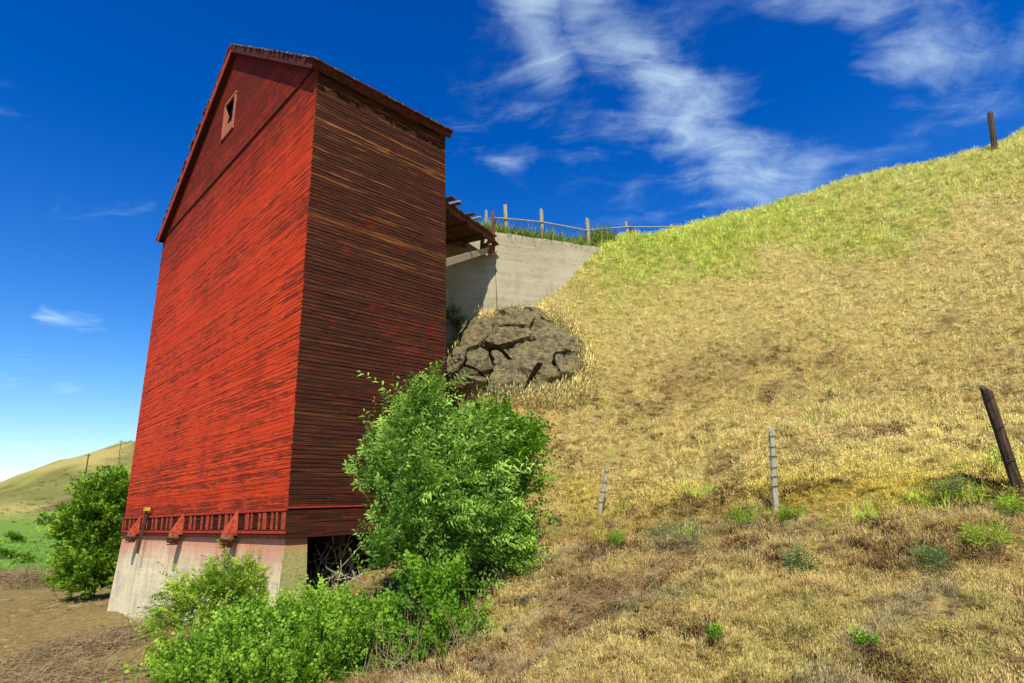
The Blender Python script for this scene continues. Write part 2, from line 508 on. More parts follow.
def sstep(x, a, b):
    t = np.clip((np.asarray(x, float) - a) / (b - a), 0, 1); return t * t * (3 - 2 * t)


# ------------------------------------------------------------------ elevator frame
C0 = np.array([-4.777, 12.6, 0.0]); YAW = 0.7818
VV = np.array([math.sin(YAW), math.cos(YAW), 0.0])          # along the short side, away to the right
UU = np.array([-math.cos(YAW), math.sin(YAW), 0.0])         # along the gable front, away to the left
ZZ = np.array([0, 0, 1.0])
WID, LEN = 13.387, 4.183
ZB, ZE, ZA = 1.7 - 0.435, 1.7 + 11.227, 1.7 + 16.227


def front(s, h, out=0.0):
    return C0 + UU * s + ZZ * h - VV * out


def side(s, h, out=0.0):
    return C0 + VV * s + ZZ * h - UU * out


def front_hit(px, py, out=0.0):
    d = rayd(px, py); p0 = C0 - VV * out
    t = ((p0 - EYE) @ VV) / (d @ VV); p = EYE + d * t
    return float((p - C0) @ UU), float(p[2])


# ------------------------------------------------------------------ terrain
A_W = at(494, 232, 21.5); B_W = at(603, 247, 23.35)
ZTOP = float(A_W[2])
tps_pts = []
for q in [(607, 515, 14), (775, 512, 10.5), (1018, 487, 8.8), (690, 514, 12),
          (1024, 683, 4.4), (760, 683, 4.7), (560, 683, 5.6), (900, 590, 6.4), (640, 590, 8.3),
          (450, 326, 21.9), (530, 300, 22.2), (603, 252, 23.1), (585, 380, 19), (470, 410, 17.8), (540, 560, 12), (500, 640, 9.2),
          (690, 228, 27), (850, 182, 27), (993, 150, 26), (1090, 112, 25),
          (650, 380, 19.2), (800, 345, 18.4), (960, 320, 16.6), (760, 440, 13.4), (540, 470, 15.2),
          (340, 575, 14.6)]:
    tps_pts.append(at(*q))
rel = lambda x, y, z: np.array([x, y, 1.7 + z])
for q in [(-14.4, 22, -2.97), (-10.5, 18.4, -2.97), (-6, 13.2, -2.7), (-10.4, 13, -3.0), (-18, 26, -3.0), (-26, 20, -3.0), (-16, 14, -3.0),
          (-30, 34, -3.0), (-8, 8.5, -2.75), (-4, 10.5, -2.5), (-5, 5, -2.35), (-1.6, 7, -1.9), (0, 0, -1.7), (-6, 0, -1.9), (4, 0, -1.55), (10, 2, -1.2), (10, 6, -.6),
          (-20, 4, -2.6), (-8, 17, -2.2), (-12, 22.5, -2.3), (-3.4, 16, -0.9), (-1.4, 14.4, -0.75), (-5, 20, 1.0), (-9, 25, -1.5), (14, 10, 1.4), (20, 8, 2.6), (20, 14, 6.5), (30, 14, 9), (30, 24, 16), (0, -12, -1.7), (30, -8, -1), (-30, -8, -2.6),
          (9, 31, 12.4), (17, 31, 14.6), (24, 31, 16), (-22, 40, -3), (-12, 34, -2.6), (5, 29, 11.2)]:
    tps_pts.append(rel(*q))
tps_pts = np.array(tps_pts)


def tps_fit(P):
    n = len(P); d = np.linalg.norm(P[:, None, :2] - P[None, :, :2], axis=2)
    K = np.where(d > 0, d * d * np.log(d + 1e-12), 0) + np.eye(n) * 0.35
    Q = np.c_[np.ones(n), P[:, :2]]
    Am = np.block([[K, Q], [Q.T, np.zeros((3, 3))]])
    return np.linalg.solve(Am, np.r_[P[:, 2], np.zeros(3)])


TPSC = tps_fit(tps_pts)


def tps_eval(x, y):
    n = len(tps_pts); z = TPSC[n] + TPSC[n + 1] * x + TPSC[n + 2] * y
    for k in range(n):
        d2 = (x - tps_pts[k, 0]) ** 2 + (y - tps_pts[k, 1]) ** 2
        z = z + TPSC[k] * 0.5 * d2 * np.log(d2 + 1e-12)
    return z


WDIR = (B_W - A_W)[:2]; WLEN = float(np.linalg.norm(WDIR)); WDIR = WDIR / WLEN; WNRM = np.array([-WDIR[1], WDIR[0]])   # behind the wall
LW = np.array([-5.6, 20.6])                                  # left end of the wing wall
LDIR = LW - A_W[:2]; LLEN = float(np.linalg.norm(LDIR)); LDIR = LDIR / LLEN; LNRM = np.array([LDIR[1], -LDIR[0]])
if LNRM[1] < 0: LNRM = -LNRM


def terrain(x, y):
    x = np.asarray(x, float); y = np.asarray(y, float)
    xc, yc = np.clip(x, -30, 30), np.clip(y, -10, 36)
    near = tps_eval(xc, yc)
    # the road shelf behind the retaining wall
    ax, ay = x - A_W[0], y - A_W[1]
    s1 = ax * WDIR[0] + ay * WDIR[1]; d1 = ax * WNRM[0] + ay * WNRM[1]
    s2 = ax * LDIR[0] + ay * LDIR[1]; d2 = ax * LNRM[0] + ay * LNRM[1]
    shelf = ZTOP - 0.12 + 0.0 * x
    dd = np.where(s1 >= 0, d1, d2)
    inside = sstep(dd, 0.12, 0.34) * (1 - sstep(s1, WLEN - 0.3, WLEN + 1.6)) * (1 - sstep(s2, LLEN, LLEN + 4))
    near = near * (1 - inside) + np.maximum(shelf, np.where(s1 > WLEN - .5, near, -99)) * inside
    # beyond the ridge the ground levels off
    lump = (fbm(x, y, 0.55, 4, 3) - 0.5) * 0.5 + (fbm(x, y, 2.4, 3, 9) - 0.5) * 0.36 + (fbm(x, y, 5.5, 2, 19) - 0.5) * 0.16
    flat = sstep(-near + 1.7, 2.2, 2.9)
    near = near + lump * (1 - 0.75 * flat) * (1 - inside * 0.7)
    # far country
    ang = x / np.maximum(np.abs(y), 5)
    field = -1.3 - 0.002 * np.clip(y - 40, 0, 400)
    r = np.hypot(x, y)
    hills = 47 * np.exp(-((x + 205) / 62) ** 2 / 2 - ((y - 345) / 62) ** 2 / 2)
    hills = hills + 72 * np.exp(-((y - 1560) / 260) ** 2 / 2) * (0.75 + 0.5 * fbm(x, y, 0.0016, 3, 5)) * sstep(-x, 100, 900)
    hills = hills + 80 * sstep(r, 900, 2500) * fbm(x, y, 0.0012, 3, 8) * np.where(y > 0, 0.4, 1.0)
    hills = hills * (1 + 0.3 * (fbm(x, y, 0.03, 5, 31) - 0.5))
    upl = sstep(ang, -0.47, -0.30) * (y > 0) * sstep(y, 28, 36)
    far = np.where(y > 0, field + hills, -1.0 + hills * 0.5) * (1 - upl) + np.minimum(15.6, near + 0.2) * upl
    out = np.maximum(np.maximum(-30 - x, x - 30), np.maximum(y - 36, -10 - y))
    k = sstep(out, -2, 16)
    return near * (1 - k) + far * k


def spread(lo, hi, st, far, g=1.16):
    mid = list(np.arange(lo, hi + 1e-6, st)); a = []; d = st; p = lo
    while p > -far: d *= g; p -= d; a.append(p)
    b = []; d = st; p = hi
    while p < far: d *= g; p += d; b.append(p)
    return np.array(a[::-1] + mid + b)


xs = spread(-20, 24, 0.13, 6000); ys = spread(2.2, 29, 0.12, 6000)
xs = np.unique(np.r_[xs, np.arange(-340, -120, 5.0)]); ys = np.unique(np.r_[ys, np.arange(190, 420, 6.0)])
GX, GY = np.meshgrid(xs, ys); GZ = terrain(GX, GY)
nx, ny = len(xs), len(ys)
idx = np.arange(nx * ny).reshape(ny, nx)
F = np.stack([idx[:-1, :-1], idx[:-1, 1:], idx[1:, 1:], idx[1:, :-1]], -1).reshape(-1, 4)
gme = arrays_mesh('ground', np.stack([GX, GY, GZ], -1).reshape(-1, 3), F, M['ground'])


def zone(x, y, z):
    """weights of the vegetation zones: lush, straw, brown, strip, bare dirt, field"""
    n = fbm(x, y, 0.35, 4, 41) - 0.5; n2 = fbm(x, y, 0.9, 4, 47) - 0.5
    rise = z - (0.10 * x)                                     # hill climbs to the right too
    lush = sstep(rise + n * 5, 8.4, 11.4) * (1 - 0.6 * sstep(x, 9, 18)) * sstep(x + n * 3, 2.6, 5.4)
    fl = (y - 8.8) * 0.64 + (x - 7.25) * 0.62                  # distance from the wire fence line, roughly
    strip = np.exp(-((fl + 0.35 + n * 2.2) / 0.75) ** 2) * sstep(x, 0.6, 1.8) * sstep(-z, -3.6, -2.4)
    brown = np.clip(sstep(n2 + 0.5 * n, 0.0, 0.2) * (1 - .9 * sstep(z - .22 * x, 3.4, 6.0)) + 0.5 * np.exp(-((z - 3.0 - .22 * x - n * 4) / 1.6) ** 2), 0, 1) * (1 - lush)
    dirt = sstep(-x + 0.22 * (y - 8) + n * 4.0, -.3, 1.2) * sstep(-z, -1.4, 0.1)
    dirt = np.maximum(dirt, np.clip(1.25 + n2 * 2.0, 0, 1) * np.exp(-(((x - 0.75 - .03 * (y - 6)) / 0.95) ** 2 + ((y - 9.0) / 3.8) ** 2)))
    field = sstep(y, 40, 52) * (x < -10) * (1 - sstep(z, 2, 9))
    return lush, brown, strip, dirt, field, n, n2


def mixc(c, w_, d):
    return c * (1 - w_[..., None]) + np.array(d) * w_[..., None]


lush, brown, strip, dirt, fieldw, n, n2 = zone(GX, GY, GZ)
far_r = np.hypot(GX, GY)
cov = np.zeros((ny, nx, 3)) + np.array((0.50, 0.39, 0.13))
cov = mixc(cov, brown * 0.55, (0.28, 0.19, 0.08)); cov = mixc(cov, lush * 0.8, (0.30, 0.31, 0.06))
cov = mixc(cov, strip * 0.7, (0.42, 0.34, 0.06)); cov = mixc(cov, dirt, (0.31, 0.225, 0.09))
hillw = sstep(far_r, 120, 220)
cov = mixc(cov, hillw, (0.40, 0.34, 0.12)); cov = mixc(cov, hillw * sstep(fbm(GX, GY, .022, 5, 55), .44, .6), (0.27, 0.28, 0.07)); cov = mixc(cov, hillw * sstep(fbm(GX, GY, .06, 4, 57), .55, .66) * .6, (0.13, 0.13, 0.05))
outc = sstep(fbm(GX, GY, 0.05, 3, 77), 0.42, 0.50) * sstep(-GX, 150, 190) * sstep(GY, 200, 240) * (1 - sstep(GY, 330, 400)) * (1 - sstep(GZ, 18, 26)) * sstep(GZ, 4, 9)
cov = mixc(cov, outc * 0.8, (0.13, 0.09, 0.05))
bankshrub = sstep(GY, 34, 40) * (1 - sstep(GY, 44, 52)) * (GX < -10)
cov = mixc(cov, bankshrub * 0.5, (0.20, 0.17, 0.06))
cov = mixc(cov, fieldw * (GY < 330), (0.17, 0.29, 0.05))
ca = gme.attributes.new('cover', 'FLOAT_COLOR', 'POINT')
ca.data.foreach_set('color', np.concatenate([cov, np.ones((ny, nx, 1))], -1).astype(np.float32).ravel())
gme.polygons.foreach_set('use_smooth', [True] * len(gme.polygons))
ground = link('ground', gme); tag(ground, kind='structure', label='sloping ground of dry hillside, bare dirt and distant green field')


def H(x, y):
    return float(terrain(np.array([float(x)]), np.array([float(y)]))[0])


def ground_hit(px, py, dmin=3.5, dmax=60):
    ds = np.linspace(dmin, dmax, 1500); v = rayd(px, py); P = EYE[None] + v[None] / v[1] * ds[:, None]
    below = P[:, 2] < terrain(P[:, 0], P[:, 1])
    i = int(np.argmax(below)) if below.any() else len(ds) - 1
    p = P[i].copy(); p[2] = H(p[0], p[1]); return p


# ------------------------------------------------------------------ grain elevator
elev = empty('grain_elevator', front(0, ZB), 'tall red wooden grain elevator with a gable roof on a concrete base', 'grain elevator')
EX = 0.0935                                                     # exposed height of one board


def frame4(org, xdir, ydir, zdir):
    mm = Matrix.Identity(4)
    for i in range(3):
        mm[i][0], mm[i][1], mm[i][2], mm[i][3] = xdir[i], ydir[i], zdir[i], org[i]
    return mm


INV = Matrix.Translation(-Vector(elev.location))


def board_mesh(x0b, x1b, x0t, x1t, h, tb=0.012, tt=0.003):
    b = MB()
    lo = [(x0b, 0, 0), (x1b, 0, 0), (x1b, tb, 0), (x0b, tb, 0)]
    hi = [(x0t, 0, h), (x1t, 0, h), (x1t, tt, h), (x0t, tt, h)]
    b.hexa(lo, hi)
    return b


def put_board(mesh, org, xd, yd, name='siding_board'):
    wob = random.gauss(0, 0.0011); tilt = random.gauss(0, 0.012)
    zd = ZZ; xd2 = xd + zd * wob; xd2 = xd2 / np.linalg.norm(xd2)
    o = link(name, mesh, elev)
    o.matrix_basis = INV @ frame4(org, xd2, yd * (1 + 0), zd + yd * tilt * 0.4)
    return o


SK = 0.60                                                      # height of the skirt band
ws0, wh0 = front_hit(233.5, 126); ws1, wh1 = front_hit(224.6, 139); ws2, wh2 = front_hit(226.5, 107); ws3, wh3 = front_hit(236, 94.5)
wsA, wsB = min(ws0, ws3), max(ws1, ws2); whA, whB = (wh0 + wh1) / 2, (wh2 + wh3) / 2
slope = (ZA - ZE) / (WID / 2)
cache = {}


def shared(L, h, fi):
    key = (round(L, 3), round(h, 3), random.randint(0, 3))
    if key not in cache:
        q = key[2]
        cache[key] = board_mesh(0.0, L, 0.0, L, h, (0.0045 if fi == 0 else 0.011) + 0.002 * q, 0.002).mesh('siding_board', None)
    return cache[key]


nrow = int(round((ZE - ZB - SK) / EX)); ex = (ZE - ZB - SK) / nrow
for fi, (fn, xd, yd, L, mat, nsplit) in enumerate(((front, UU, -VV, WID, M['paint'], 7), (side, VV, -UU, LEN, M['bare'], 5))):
    cache.clear()
    split = set(random.sample(range(nrow), nsplit))
    for k in range(nrow):
        h = ZB + SK + k * ex
        ra, rb_ = random.uniform(-.014, .008), L - random.uniform(-.012, .012)
        segs = [(ra, rb_)]
        if k in split:
            q = random.choice((0.3, 0.45, 0.62, 0.72)) * L; segs = [(ra, q - 0.004), (q + 0.004, rb_)]
        for a, b in segs:
            me = shared(b - a, ex + 0.018, fi)
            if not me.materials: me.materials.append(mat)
            put_board(me, fn(a, h + random.gauss(0, 0.004), -0.004), xd, yd)
ngab = int((ZA - ZE - 0.05) / ex)
for k in range(ngab):
    h = ZE + 0.02 + k * ex; hb = h - ZE; ht = min(hb + ex + 0.02, ZA - ZE - 0.01)
    x0b, x1b = hb / slope, WID - hb / slope; x0t, x1t = ht / slope, WID - ht / slope
    segs = [(x0b, x1b, x0t, x1t)]
    if h + ex > whA and h < whB:
        segs = [(x0b, wsA, x0t, wsA), (wsB, x1b, wsB, x1t)]
    for (a, b, c, d) in segs:
        if b - a < 0.05: continue
        me = board_mesh(0, b - a, c - a, d - a, ht - hb).mesh('siding_board', M['paint'])
        put_board(me, front(a, h, -0.004), UU, -VV)
# the two sides out of sight: one sheet of boards each
rb = MB()
for k in range(nrow + 5):
    h = ZB + k * ex
    rb.box(C0 + UU * (WID - 0.012) + VV * LEN / 2 + ZZ * (h + ex / 2), VV * LEN / 2, UU * 0.012, ZZ * (ex / 2 + .01) + UU * -.004)
    if h + ex < ZE + 0.3:
        rb.box(C0 + UU * WID / 2 + VV * (LEN - 0.01) + ZZ * (h + ex / 2), UU * (WID / 2 - .02), VV * 0.012, ZZ * (ex / 2 + .01) + VV * -.004)
for k in range(ngab):
    h = ZE + k * ex; q = (h + ex - ZE) / slope
    rb.box(C0 + UU * WID / 2 + VV * (LEN - 0.01) + ZZ * (h + ex / 2), UU * max(WID / 2 - q, .05), VV * 0.012, ZZ * (ex / 2 + .01) + VV * -.004)
rs = rb.build('rear_siding', M['bare'], elev); rs.matrix_basis = INV; rs['kind'] = 'stuff'


def epart(b, name, mat, parent=None, smooth=False):
    o = b.build(name, mat, parent or elev, smooth)
    if parent is None: o.matrix_basis = INV
    return o


def ebox(name, mat, c, ax, ay, az, parent=None):
    b = MB(); b.box(c, ax, ay, az); return epart(b, name, mat, parent)


# corner boards, belt, bottom sill and floor
ebox('belt_board', M['trim'], front(WID / 2, ZE + 0.0, 0.026), UU * WID / 2, VV * 0.022, ZZ * 0.03)
ebox('floor', M['dark'], C0 + UU * WID / 2 + VV * LEN / 2 + ZZ * (ZB + 0.06), UU * (WID / 2 - .04), VV * (LEN / 2 - .04), ZZ * 0.05)
# skirt: horizontal boards, then red battens over them on the front
for k in range(3):
    hh = ZB + SK * (k + 0.5) / 3
    ebox('skirt_board', M['skirt'], front(WID / 2, hh, 0.006), UU * WID / 2, VV * 0.018, ZZ * (SK / 6 - 0.006))
for k in range(2):
    hh = ZB + SK * (k + 0.5) / 2
    ebox('skirt_board', M['skirt'], side(LEN / 2, hh, 0.012), VV * (LEN / 2 + .03), UU * 0.022, ZZ * (SK / 4 - 0.005))
ebox('drip_board', M['redtrim'], side(LEN / 2, ZB + SK + 0.012, 0.03), VV * (LEN / 2 + .02), UU * 0.03, ZZ * 0.014)
ebox('sill_board', M['trim'], front(WID / 2, ZB + 0.035, 0.034), UU * (WID / 2 + .02), VV * 0.014, ZZ * 0.035)
ebox('skirt_rail', M['redtrim'], front(WID / 2, ZB + SK - 0.02, 0.036), UU * (WID / 2 + .02), VV * 0.016, ZZ * 0.028)
ebox('skirt_rail', M['redtrim'], front(WID / 2, ZB + 0.125, 0.034), UU * (WID / 2 + .02), VV * 0.012, ZZ * 0.03)
bat = MB(); bat.box((0, 0, 0), (0.04, 0, 0), (0, 0.012, 0), (0, 0, SK / 2 - 0.125)); bme = bat.mesh('batten', M['hood'])
wide = MB(); wide.box((0, 0, 0), (0.085, 0, 0), (0, 0.013, 0), (0, 0, SK / 2 - 0.125)); wme = wide.mesh('batten', M['hood'])
pos = [0.10, 0.42, 0.66, 1.05, 1.32, 1.75, 2.02, 2.62, 3.0, 3.3, 3.75, 4.3, 4.62, 5.05, 5.6, 5.95, 6.55, 7.0, 7.7, 8.1, 8.6, 9.2, 9.6, 10.2, 10.7, 11.3, 11.9, 12.4, 13.0, 13.32]
for i, s in enumerate(pos):
    o = link('batten', wme if i % 3 == 0 else bme, elev); o.matrix_basis = INV @ frame4(front(s, ZB + SK / 2 + 0.055, 0.032), UU, -VV, ZZ)

# concrete base: battered front wall with a mossy end face
zb0 = 1.7 - 3.35
fo = MB()
topo = [front(0.10, ZB - .002, -0.02), front(WID - 0.03, ZB - .002, -0.02), front(WID - 0.03, ZB - .002, -0.02) + VV * 0.55, front(0.10, ZB - .002, -0.02) + VV * 0.47]
bt = 0.09
boto = [front(0.16, zb0, bt), front(WID + 0.3, zb0, bt), front(WID + 0.3, zb0) + VV * 0.8, front(0.16, zb0) + VV * 0.6]
fo.hexa(boto, topo); foundation = epart(fo, 'foundation', M['found'])
me_ = MB(); e0, e1 = front(0.16, zb0, bt), front(0.16, zb0) + VV * 0.6; t0, t1 = front(0.10, ZB - .004, -0.02), front(0.10, ZB - .004, -0.02) + VV * 0.47
off = -UU * 0.05
me_.hexa([e0 + UU * .06 + off * .2, e1 + off * 0.2, e1 + off * 2.6, e0 + UU * .02 + off * 2.4], [t0 + off * .2, t1 + off * .2, t1 + off, t0 + off])
epart(me_, 'foundation_end', M['moss'])
for s in (3.05, 7.6, 10.9):
    a, b = front(s, ZB - .05, -0.014), front(s, zb0, bt + 0.006)
    pj = MB(); pj.hexa([a - UU * .012, a + UU * .012, a + UU * .012 + VV * .03, a - UU * .012 + VV * .03], [b - UU * .012, b + UU * .012, b + UU * .012 + VV * .03, b - UU * .012 + VV * .03])
    epart(pj, 'pour_joint', M['moss'])
# inner crib of posts under the floor, behind the wall
for s, q in ((0.8, 3.6), (6.6, 3.6), (12.4, 3.6), (12.4, 1.6)):
    p = C0 + UU * s + VV * q
    ebox('support_post', M['dark'], p + ZZ * (ZB - 1.6), UU * 0.12, VV * 0.12, ZZ * 1.6)
ebox('floor_joist', M['dark'], C0 + UU * WID / 2 + VV * 1.4 + ZZ * (ZB - 0.1), UU * (WID / 2 - .2), VV * 0.06, ZZ * 0.1)
ebox('floor_joist', M['dark'], C0 + UU * WID / 2 + VV * 2.8 + ZZ * (ZB - 0.1), UU * (WID / 2 - .2), VV * 0.06, ZZ * 0.1)

# window with frame and a broken board
wz = (whA + whB) / 2; wsM = (wsA + wsB) / 2; hw, hh_ = (wsB - wsA) / 2, (whB - whA) / 2
win = ebox('window', M['dark'], front(wsM, wz, -0.16), UU * (hw - 0.005), VV * 0.01, ZZ * (hh_ - .005))
for nm, c, a, b in (('frame', front(wsA + .02, wz, 0.03), .035, hh_ + .05), ('frame', front(wsB - .02, wz, 0.03), .05, hh_ + .05),
                    ('frame', front(wsM, whA - .01, 0.03), hw + .05, .04), ('frame', front(wsM, whB + .01, 0.03), hw + .05, .04)):
    bx = MB(); bx.box(c, UU * a, VV * 0.025, ZZ * b); o = bx.build(nm, M['pink'], win)
    o.matrix_basis = Matrix.Identity(4)
bb = MB()
lo = [(wsA + .40 * hw, whA + .03), (wsB - .05, whA + .03), (wsB - .05, whB - .12), (wsB - .55 * hw, whB - .45), (wsB - .95 * hw, whA + 1.0 * hh_), (wsB - .6 * hw, whA + .7 * hh_), (wsA + .5 * hw, whA + .55 * hh_)]
bb.hexa([front(s, h, 0.0) for s, h in lo], [front(s, h, 0.012) for s, h in lo])
o = bb.build('broken_board', M['pink'], win)
sh0, hh0 = front_hit(203, 141)
knot = ebox('dark_hole_patch', M['iron'], front(sh0, hh0, 0.02), UU * 0.12, VV * 0.012, ZZ * 0.2)  # dark plate on the boards, standing in for the shade inside a hole

# roof
nl = np.array([slope, 1.0]); nl /= np.linalg.norm(nl)          # (toward eave, up) normal for the s<W/2 half
RO, EO, RB = 0.20, 0.20, 0.10                                            # rake and eave overhang
for sgn in (0, 1):
    def rp(s, lift, q):                                        # point on the roof, s measured from this half's eave
        S_ = s if sgn == 0 else WID - s
        n_ = -UU * nl[0] + ZZ * nl[1] if sgn == 0 else UU * nl[0] + ZZ * nl[1]
        return C0 + UU * S_ + ZZ * (ZE + s * slope) + VV * q + n_ * lift
    s0, s1 = -(EO if sgn == 0 else 0.08) * 0.8, WID / 2
    rf = MB()
    rf.hexa([rp(s0, .015, -RO), rp(s1, .015, -RO), rp(s1, .015, LEN + RB), rp(s0, .015, LEN + RB)],
            [rp(s0, .085, -RO), rp(s1, .085, -RO), rp(s1, .085, LEN + RB), rp(s0, .085, LEN + RB)])
    roof = epart(rf, 'roof_deck', M['deck'])
    # barge board under the rake edge
    bg_ = MB(); lowb = -.16 if sgn == 0 else -.24
    bg_.hexa([rp(s0 - .02, lowb, -RO - .02), rp(s1, lowb, -RO - .02), rp(s1, .088, -RO - .02), rp(s0 - .02, .088, -RO - .02)],
             [rp(s0 - .02, lowb, -RO + .012), rp(s1, lowb, -RO + .012), rp(s1, .088, -RO + .012), rp(s0 - .02, .088, -RO + .012)])
    epart(bg_, 'barge_board', M['trim'] if sgn == 0 else M['hood'])  # shade of the right rake put in as dark trim, lit left rake as red
    fz = MB()
    fz.hexa([rp(s0 - .03, -.13, -RO + .012), rp(s0 - .03, -.13, LEN + RB), rp(s0 - .03, .083, LEN + RB), rp(s0 - .03, .083, -RO + .012)],
            [rp(s0 + .0, -.13, -RO + .012), rp(s0 + .0, -.13, LEN + RB), rp(s0 + .0, .083, LEN + RB), rp(s0 + .0, .083, -RO + .012)])
    epart(fz, 'fascia_board', M['trim'])
    sid = 0
    # rake course: ragged shingles seen edge on
    L_ = math.hypot(s1 - s0, (s1 - s0) * slope); nsh = 52
    for k in range(nsh):
        a = s0 - .05 + (s1 - s0 + .05) * k / nsh; b = a + (s1 - s0) / nsh * random.uniform(0.9, 1.02)
        th = random.uniform(.02, .06); ro = RO + random.uniform(.02, .10)
        if random.random() < .10: continue
        x = MB(); x.hexa([rp(a, .092, -ro), rp(b, .088, -ro), rp(b, .088, -RO + .35), rp(a, .092, -RO + .35)],
                         [rp(a, .092 + th, -ro), rp(b, .105, -ro), rp(b, .105, -RO + .35), rp(a, .092 + th, -RO + .35)])
        o = x.build('shingle', M['shinglegrey'] if random.random() < .5 else M['shingle'], roof)
    # eave course: separate shingle butts
    q = -RO - .04
    while q < LEN + RB:
        wd = random.uniform(.09, .19); dn = random.uniform(.03, .12); th = random.uniform(.025, .05)
        x = MB(); sa = s0 - dn
        x.hexa([rp(sa, .09, q), rp(sa + .4, .094, q), rp(sa + .4, .094, q + wd - .008), rp(sa, .09, q + wd - .008)],
               [rp(sa, .09 + th, q), rp(sa + .4, .11, q), rp(sa + .4, .11, q + wd - .008), rp(sa, .09 + th, q + wd - .008)])
        x.build('shingle', M['shinglegrey'] if random.random() < .25 else M['shingle'], roof)
        q += wd
    fld = MB()
    rows = int(L_ / 0.14)
    for r_ in range(1, rows):
        a = s0 + (s1 - s0) * r_ / rows
        q = -RO + .1
        while q < LEN + RB - .1:
            wd = random.uniform(.12, .3)
            fld.hexa([rp(a, .094, q), rp(a + .2, .09, q), rp(a + .2, .09, q + wd - .01), rp(a, .094, q + wd - .01)],
                     [rp(a, .13, q), rp(a + .2, .098, q), rp(a + .2, .098, q + wd - .01), rp(a, .13, q + wd - .01)])
            q += wd
    o = fld.build('shingle_field', M['shingle'], roof); o['kind'] = 'stuff'
    if sgn == 0:
        tails = [LEN * k / 9 for k in range(10)]
        for q in tails:
            x = MB(); x.hexa([rp(s0, -.11, q - .03), rp(s0, -.11, q + .03), rp(s0, .012, q + .03), rp(s0, .012, q - .03)],
                             [rp(0.05, -.11, q - .03), rp(0.05, -.11, q + .03), rp(0.05, .012, q + .03), rp(0.05, .012, q - .03)])
            epart(x, 'rafter_tail', M['dark'])

# three hooded spouts
for (px, py, lx0, lx1, sc) in ((142, 517, 134, 143, 1), (185, 515.5, 174.5, 187.5, 1), (239.5, 512.5, 224.5, 241.5, 1.0)):
    s, h = front_hit(px, py); s2, h2 = front_hit((lx0 + lx1) / 2 + 2, 529)
    hood = MB(); wd = 0.15; out = 0.31; dz = 0.50
    ctr = s + 0.02; zt = ZB + 0.62; zb_ = zt - dz
    ins = 0.055
    a, b, c = front(ctr, zt, ins - .02), front(ctr - wd, zb_, ins), front(ctr + wd, zb_, ins)
    d1_, d2_ = front(ctr - wd * .95, zb_, out), front(ctr + wd * .95, zb_, out)
    lip = ZZ * -0.07
    hood.add([a - UU * .05, a + UU * .05, b, c, d1_, d2_, b + lip, c + lip, d1_ + lip, d2_ + lip],
             [(0, 1, 5, 4), (0, 4, 2), (1, 3, 5), (2, 4, 8, 6), (4, 5, 9, 8), (5, 3, 7, 9), (0, 2, 3, 1), (6, 8, 9, 7)])
    ho = epart(hood, 'spout', M['hood'])
    pi = MB(); cc_ = front(ctr, zb_ - .05, out * .62)
    pi.tube([cc_ + ZZ * .02, cc_ - ZZ * .12 - VV * .03, cc_ - ZZ * .24 - VV * .05], [.15, .165, .14], 12)
    pi.build('pipe', M['rust'], ho, True)
    fl = MB(); fl.tube([cc_ - ZZ * .10 - VV * .025, cc_ - ZZ * .135 - VV * .033], [.19, .19], 12); fl.build('collar', M['iron'], ho)
    lv_ = MB(); lv_.tube([cc_ - ZZ * .06 + UU * .2, cc_ - ZZ * .26 + UU * .06 - VV * .06], [.022, .02], 5)
    lv_.box(cc_ - ZZ * .27 - VV * .05, UU * .11, VV * .11, ZZ * .012); lv_.build('gate_lever', M['iron'], ho)
# yellow-capped lever rods beside the far spout
s, h = front_hit(147, 511, .1); s_b, h_b = front_hit(137.5, 553, .2)
rod = MB(); rod.tube([front(s, h, .12), front(s_b, h_b, .22)], .026, 6); rod.tube([front(s - .14, h - .05, .12), front(s_b - .14, h_b - .02, .22)], .022, 6)
rd = epart(rod, 'lever_rod', M['iron'])
capb = MB(); capb.box(front(s - .07, h + .06, .13), UU * .19, VV * .05, ZZ * .055); capb.build('cap', M['yellow'], rd)

# ------------------------------------------------------------------ retaining wall
rw = empty('retaining_wall', (A_W[0], A_W[1], ZTOP - 4), 'weathered concrete retaining wall behind the elevator below the rail fence', 'wall')
RINV = Matrix.Translation(-Vector(rw.location))
p3 = lambda q, z: np.array([q[0], q[1], z])
thk = 0.4
E1 = B_W[:2] + WDIR * 0.05


def wallpiece(name, a, b, nrm, ztA, ztB, zbA, zbB, batter=0.3, mat=None):
    n_ = 9; lo = []; rows = []
    x = MB()
    for i in range(n_ + 1):
        t_ = i / n_; q = a + (b - a) * t_
        zt = ztA + (ztB - ztA) * t_ + random.uniform(-.03, .02); zb_ = zbA + (zbB - zbA) * t_
        rows.append([p3(q - nrm * batter, zb_), p3(q, zt), p3(q + nrm * thk, zt + random.uniform(-.02, .02)), p3(q + nrm * thk, zb_)])
    vs = [p for r_ in rows for p in r_]
    fs = [(i * 4 + k, i * 4 + (k + 1) % 4, (i + 1) * 4 + (k + 1) % 4, (i + 1) * 4 + k) for i in range(n_) for k in range(4)]
    fs += [(0, 3, 2, 1), (n_ * 4, n_ * 4 + 1, n_ * 4 + 2, n_ * 4 + 3)]
    x.add(vs, fs); o = x.build(name, mat or M['wall'], rw); o.matrix_basis = RINV; return o


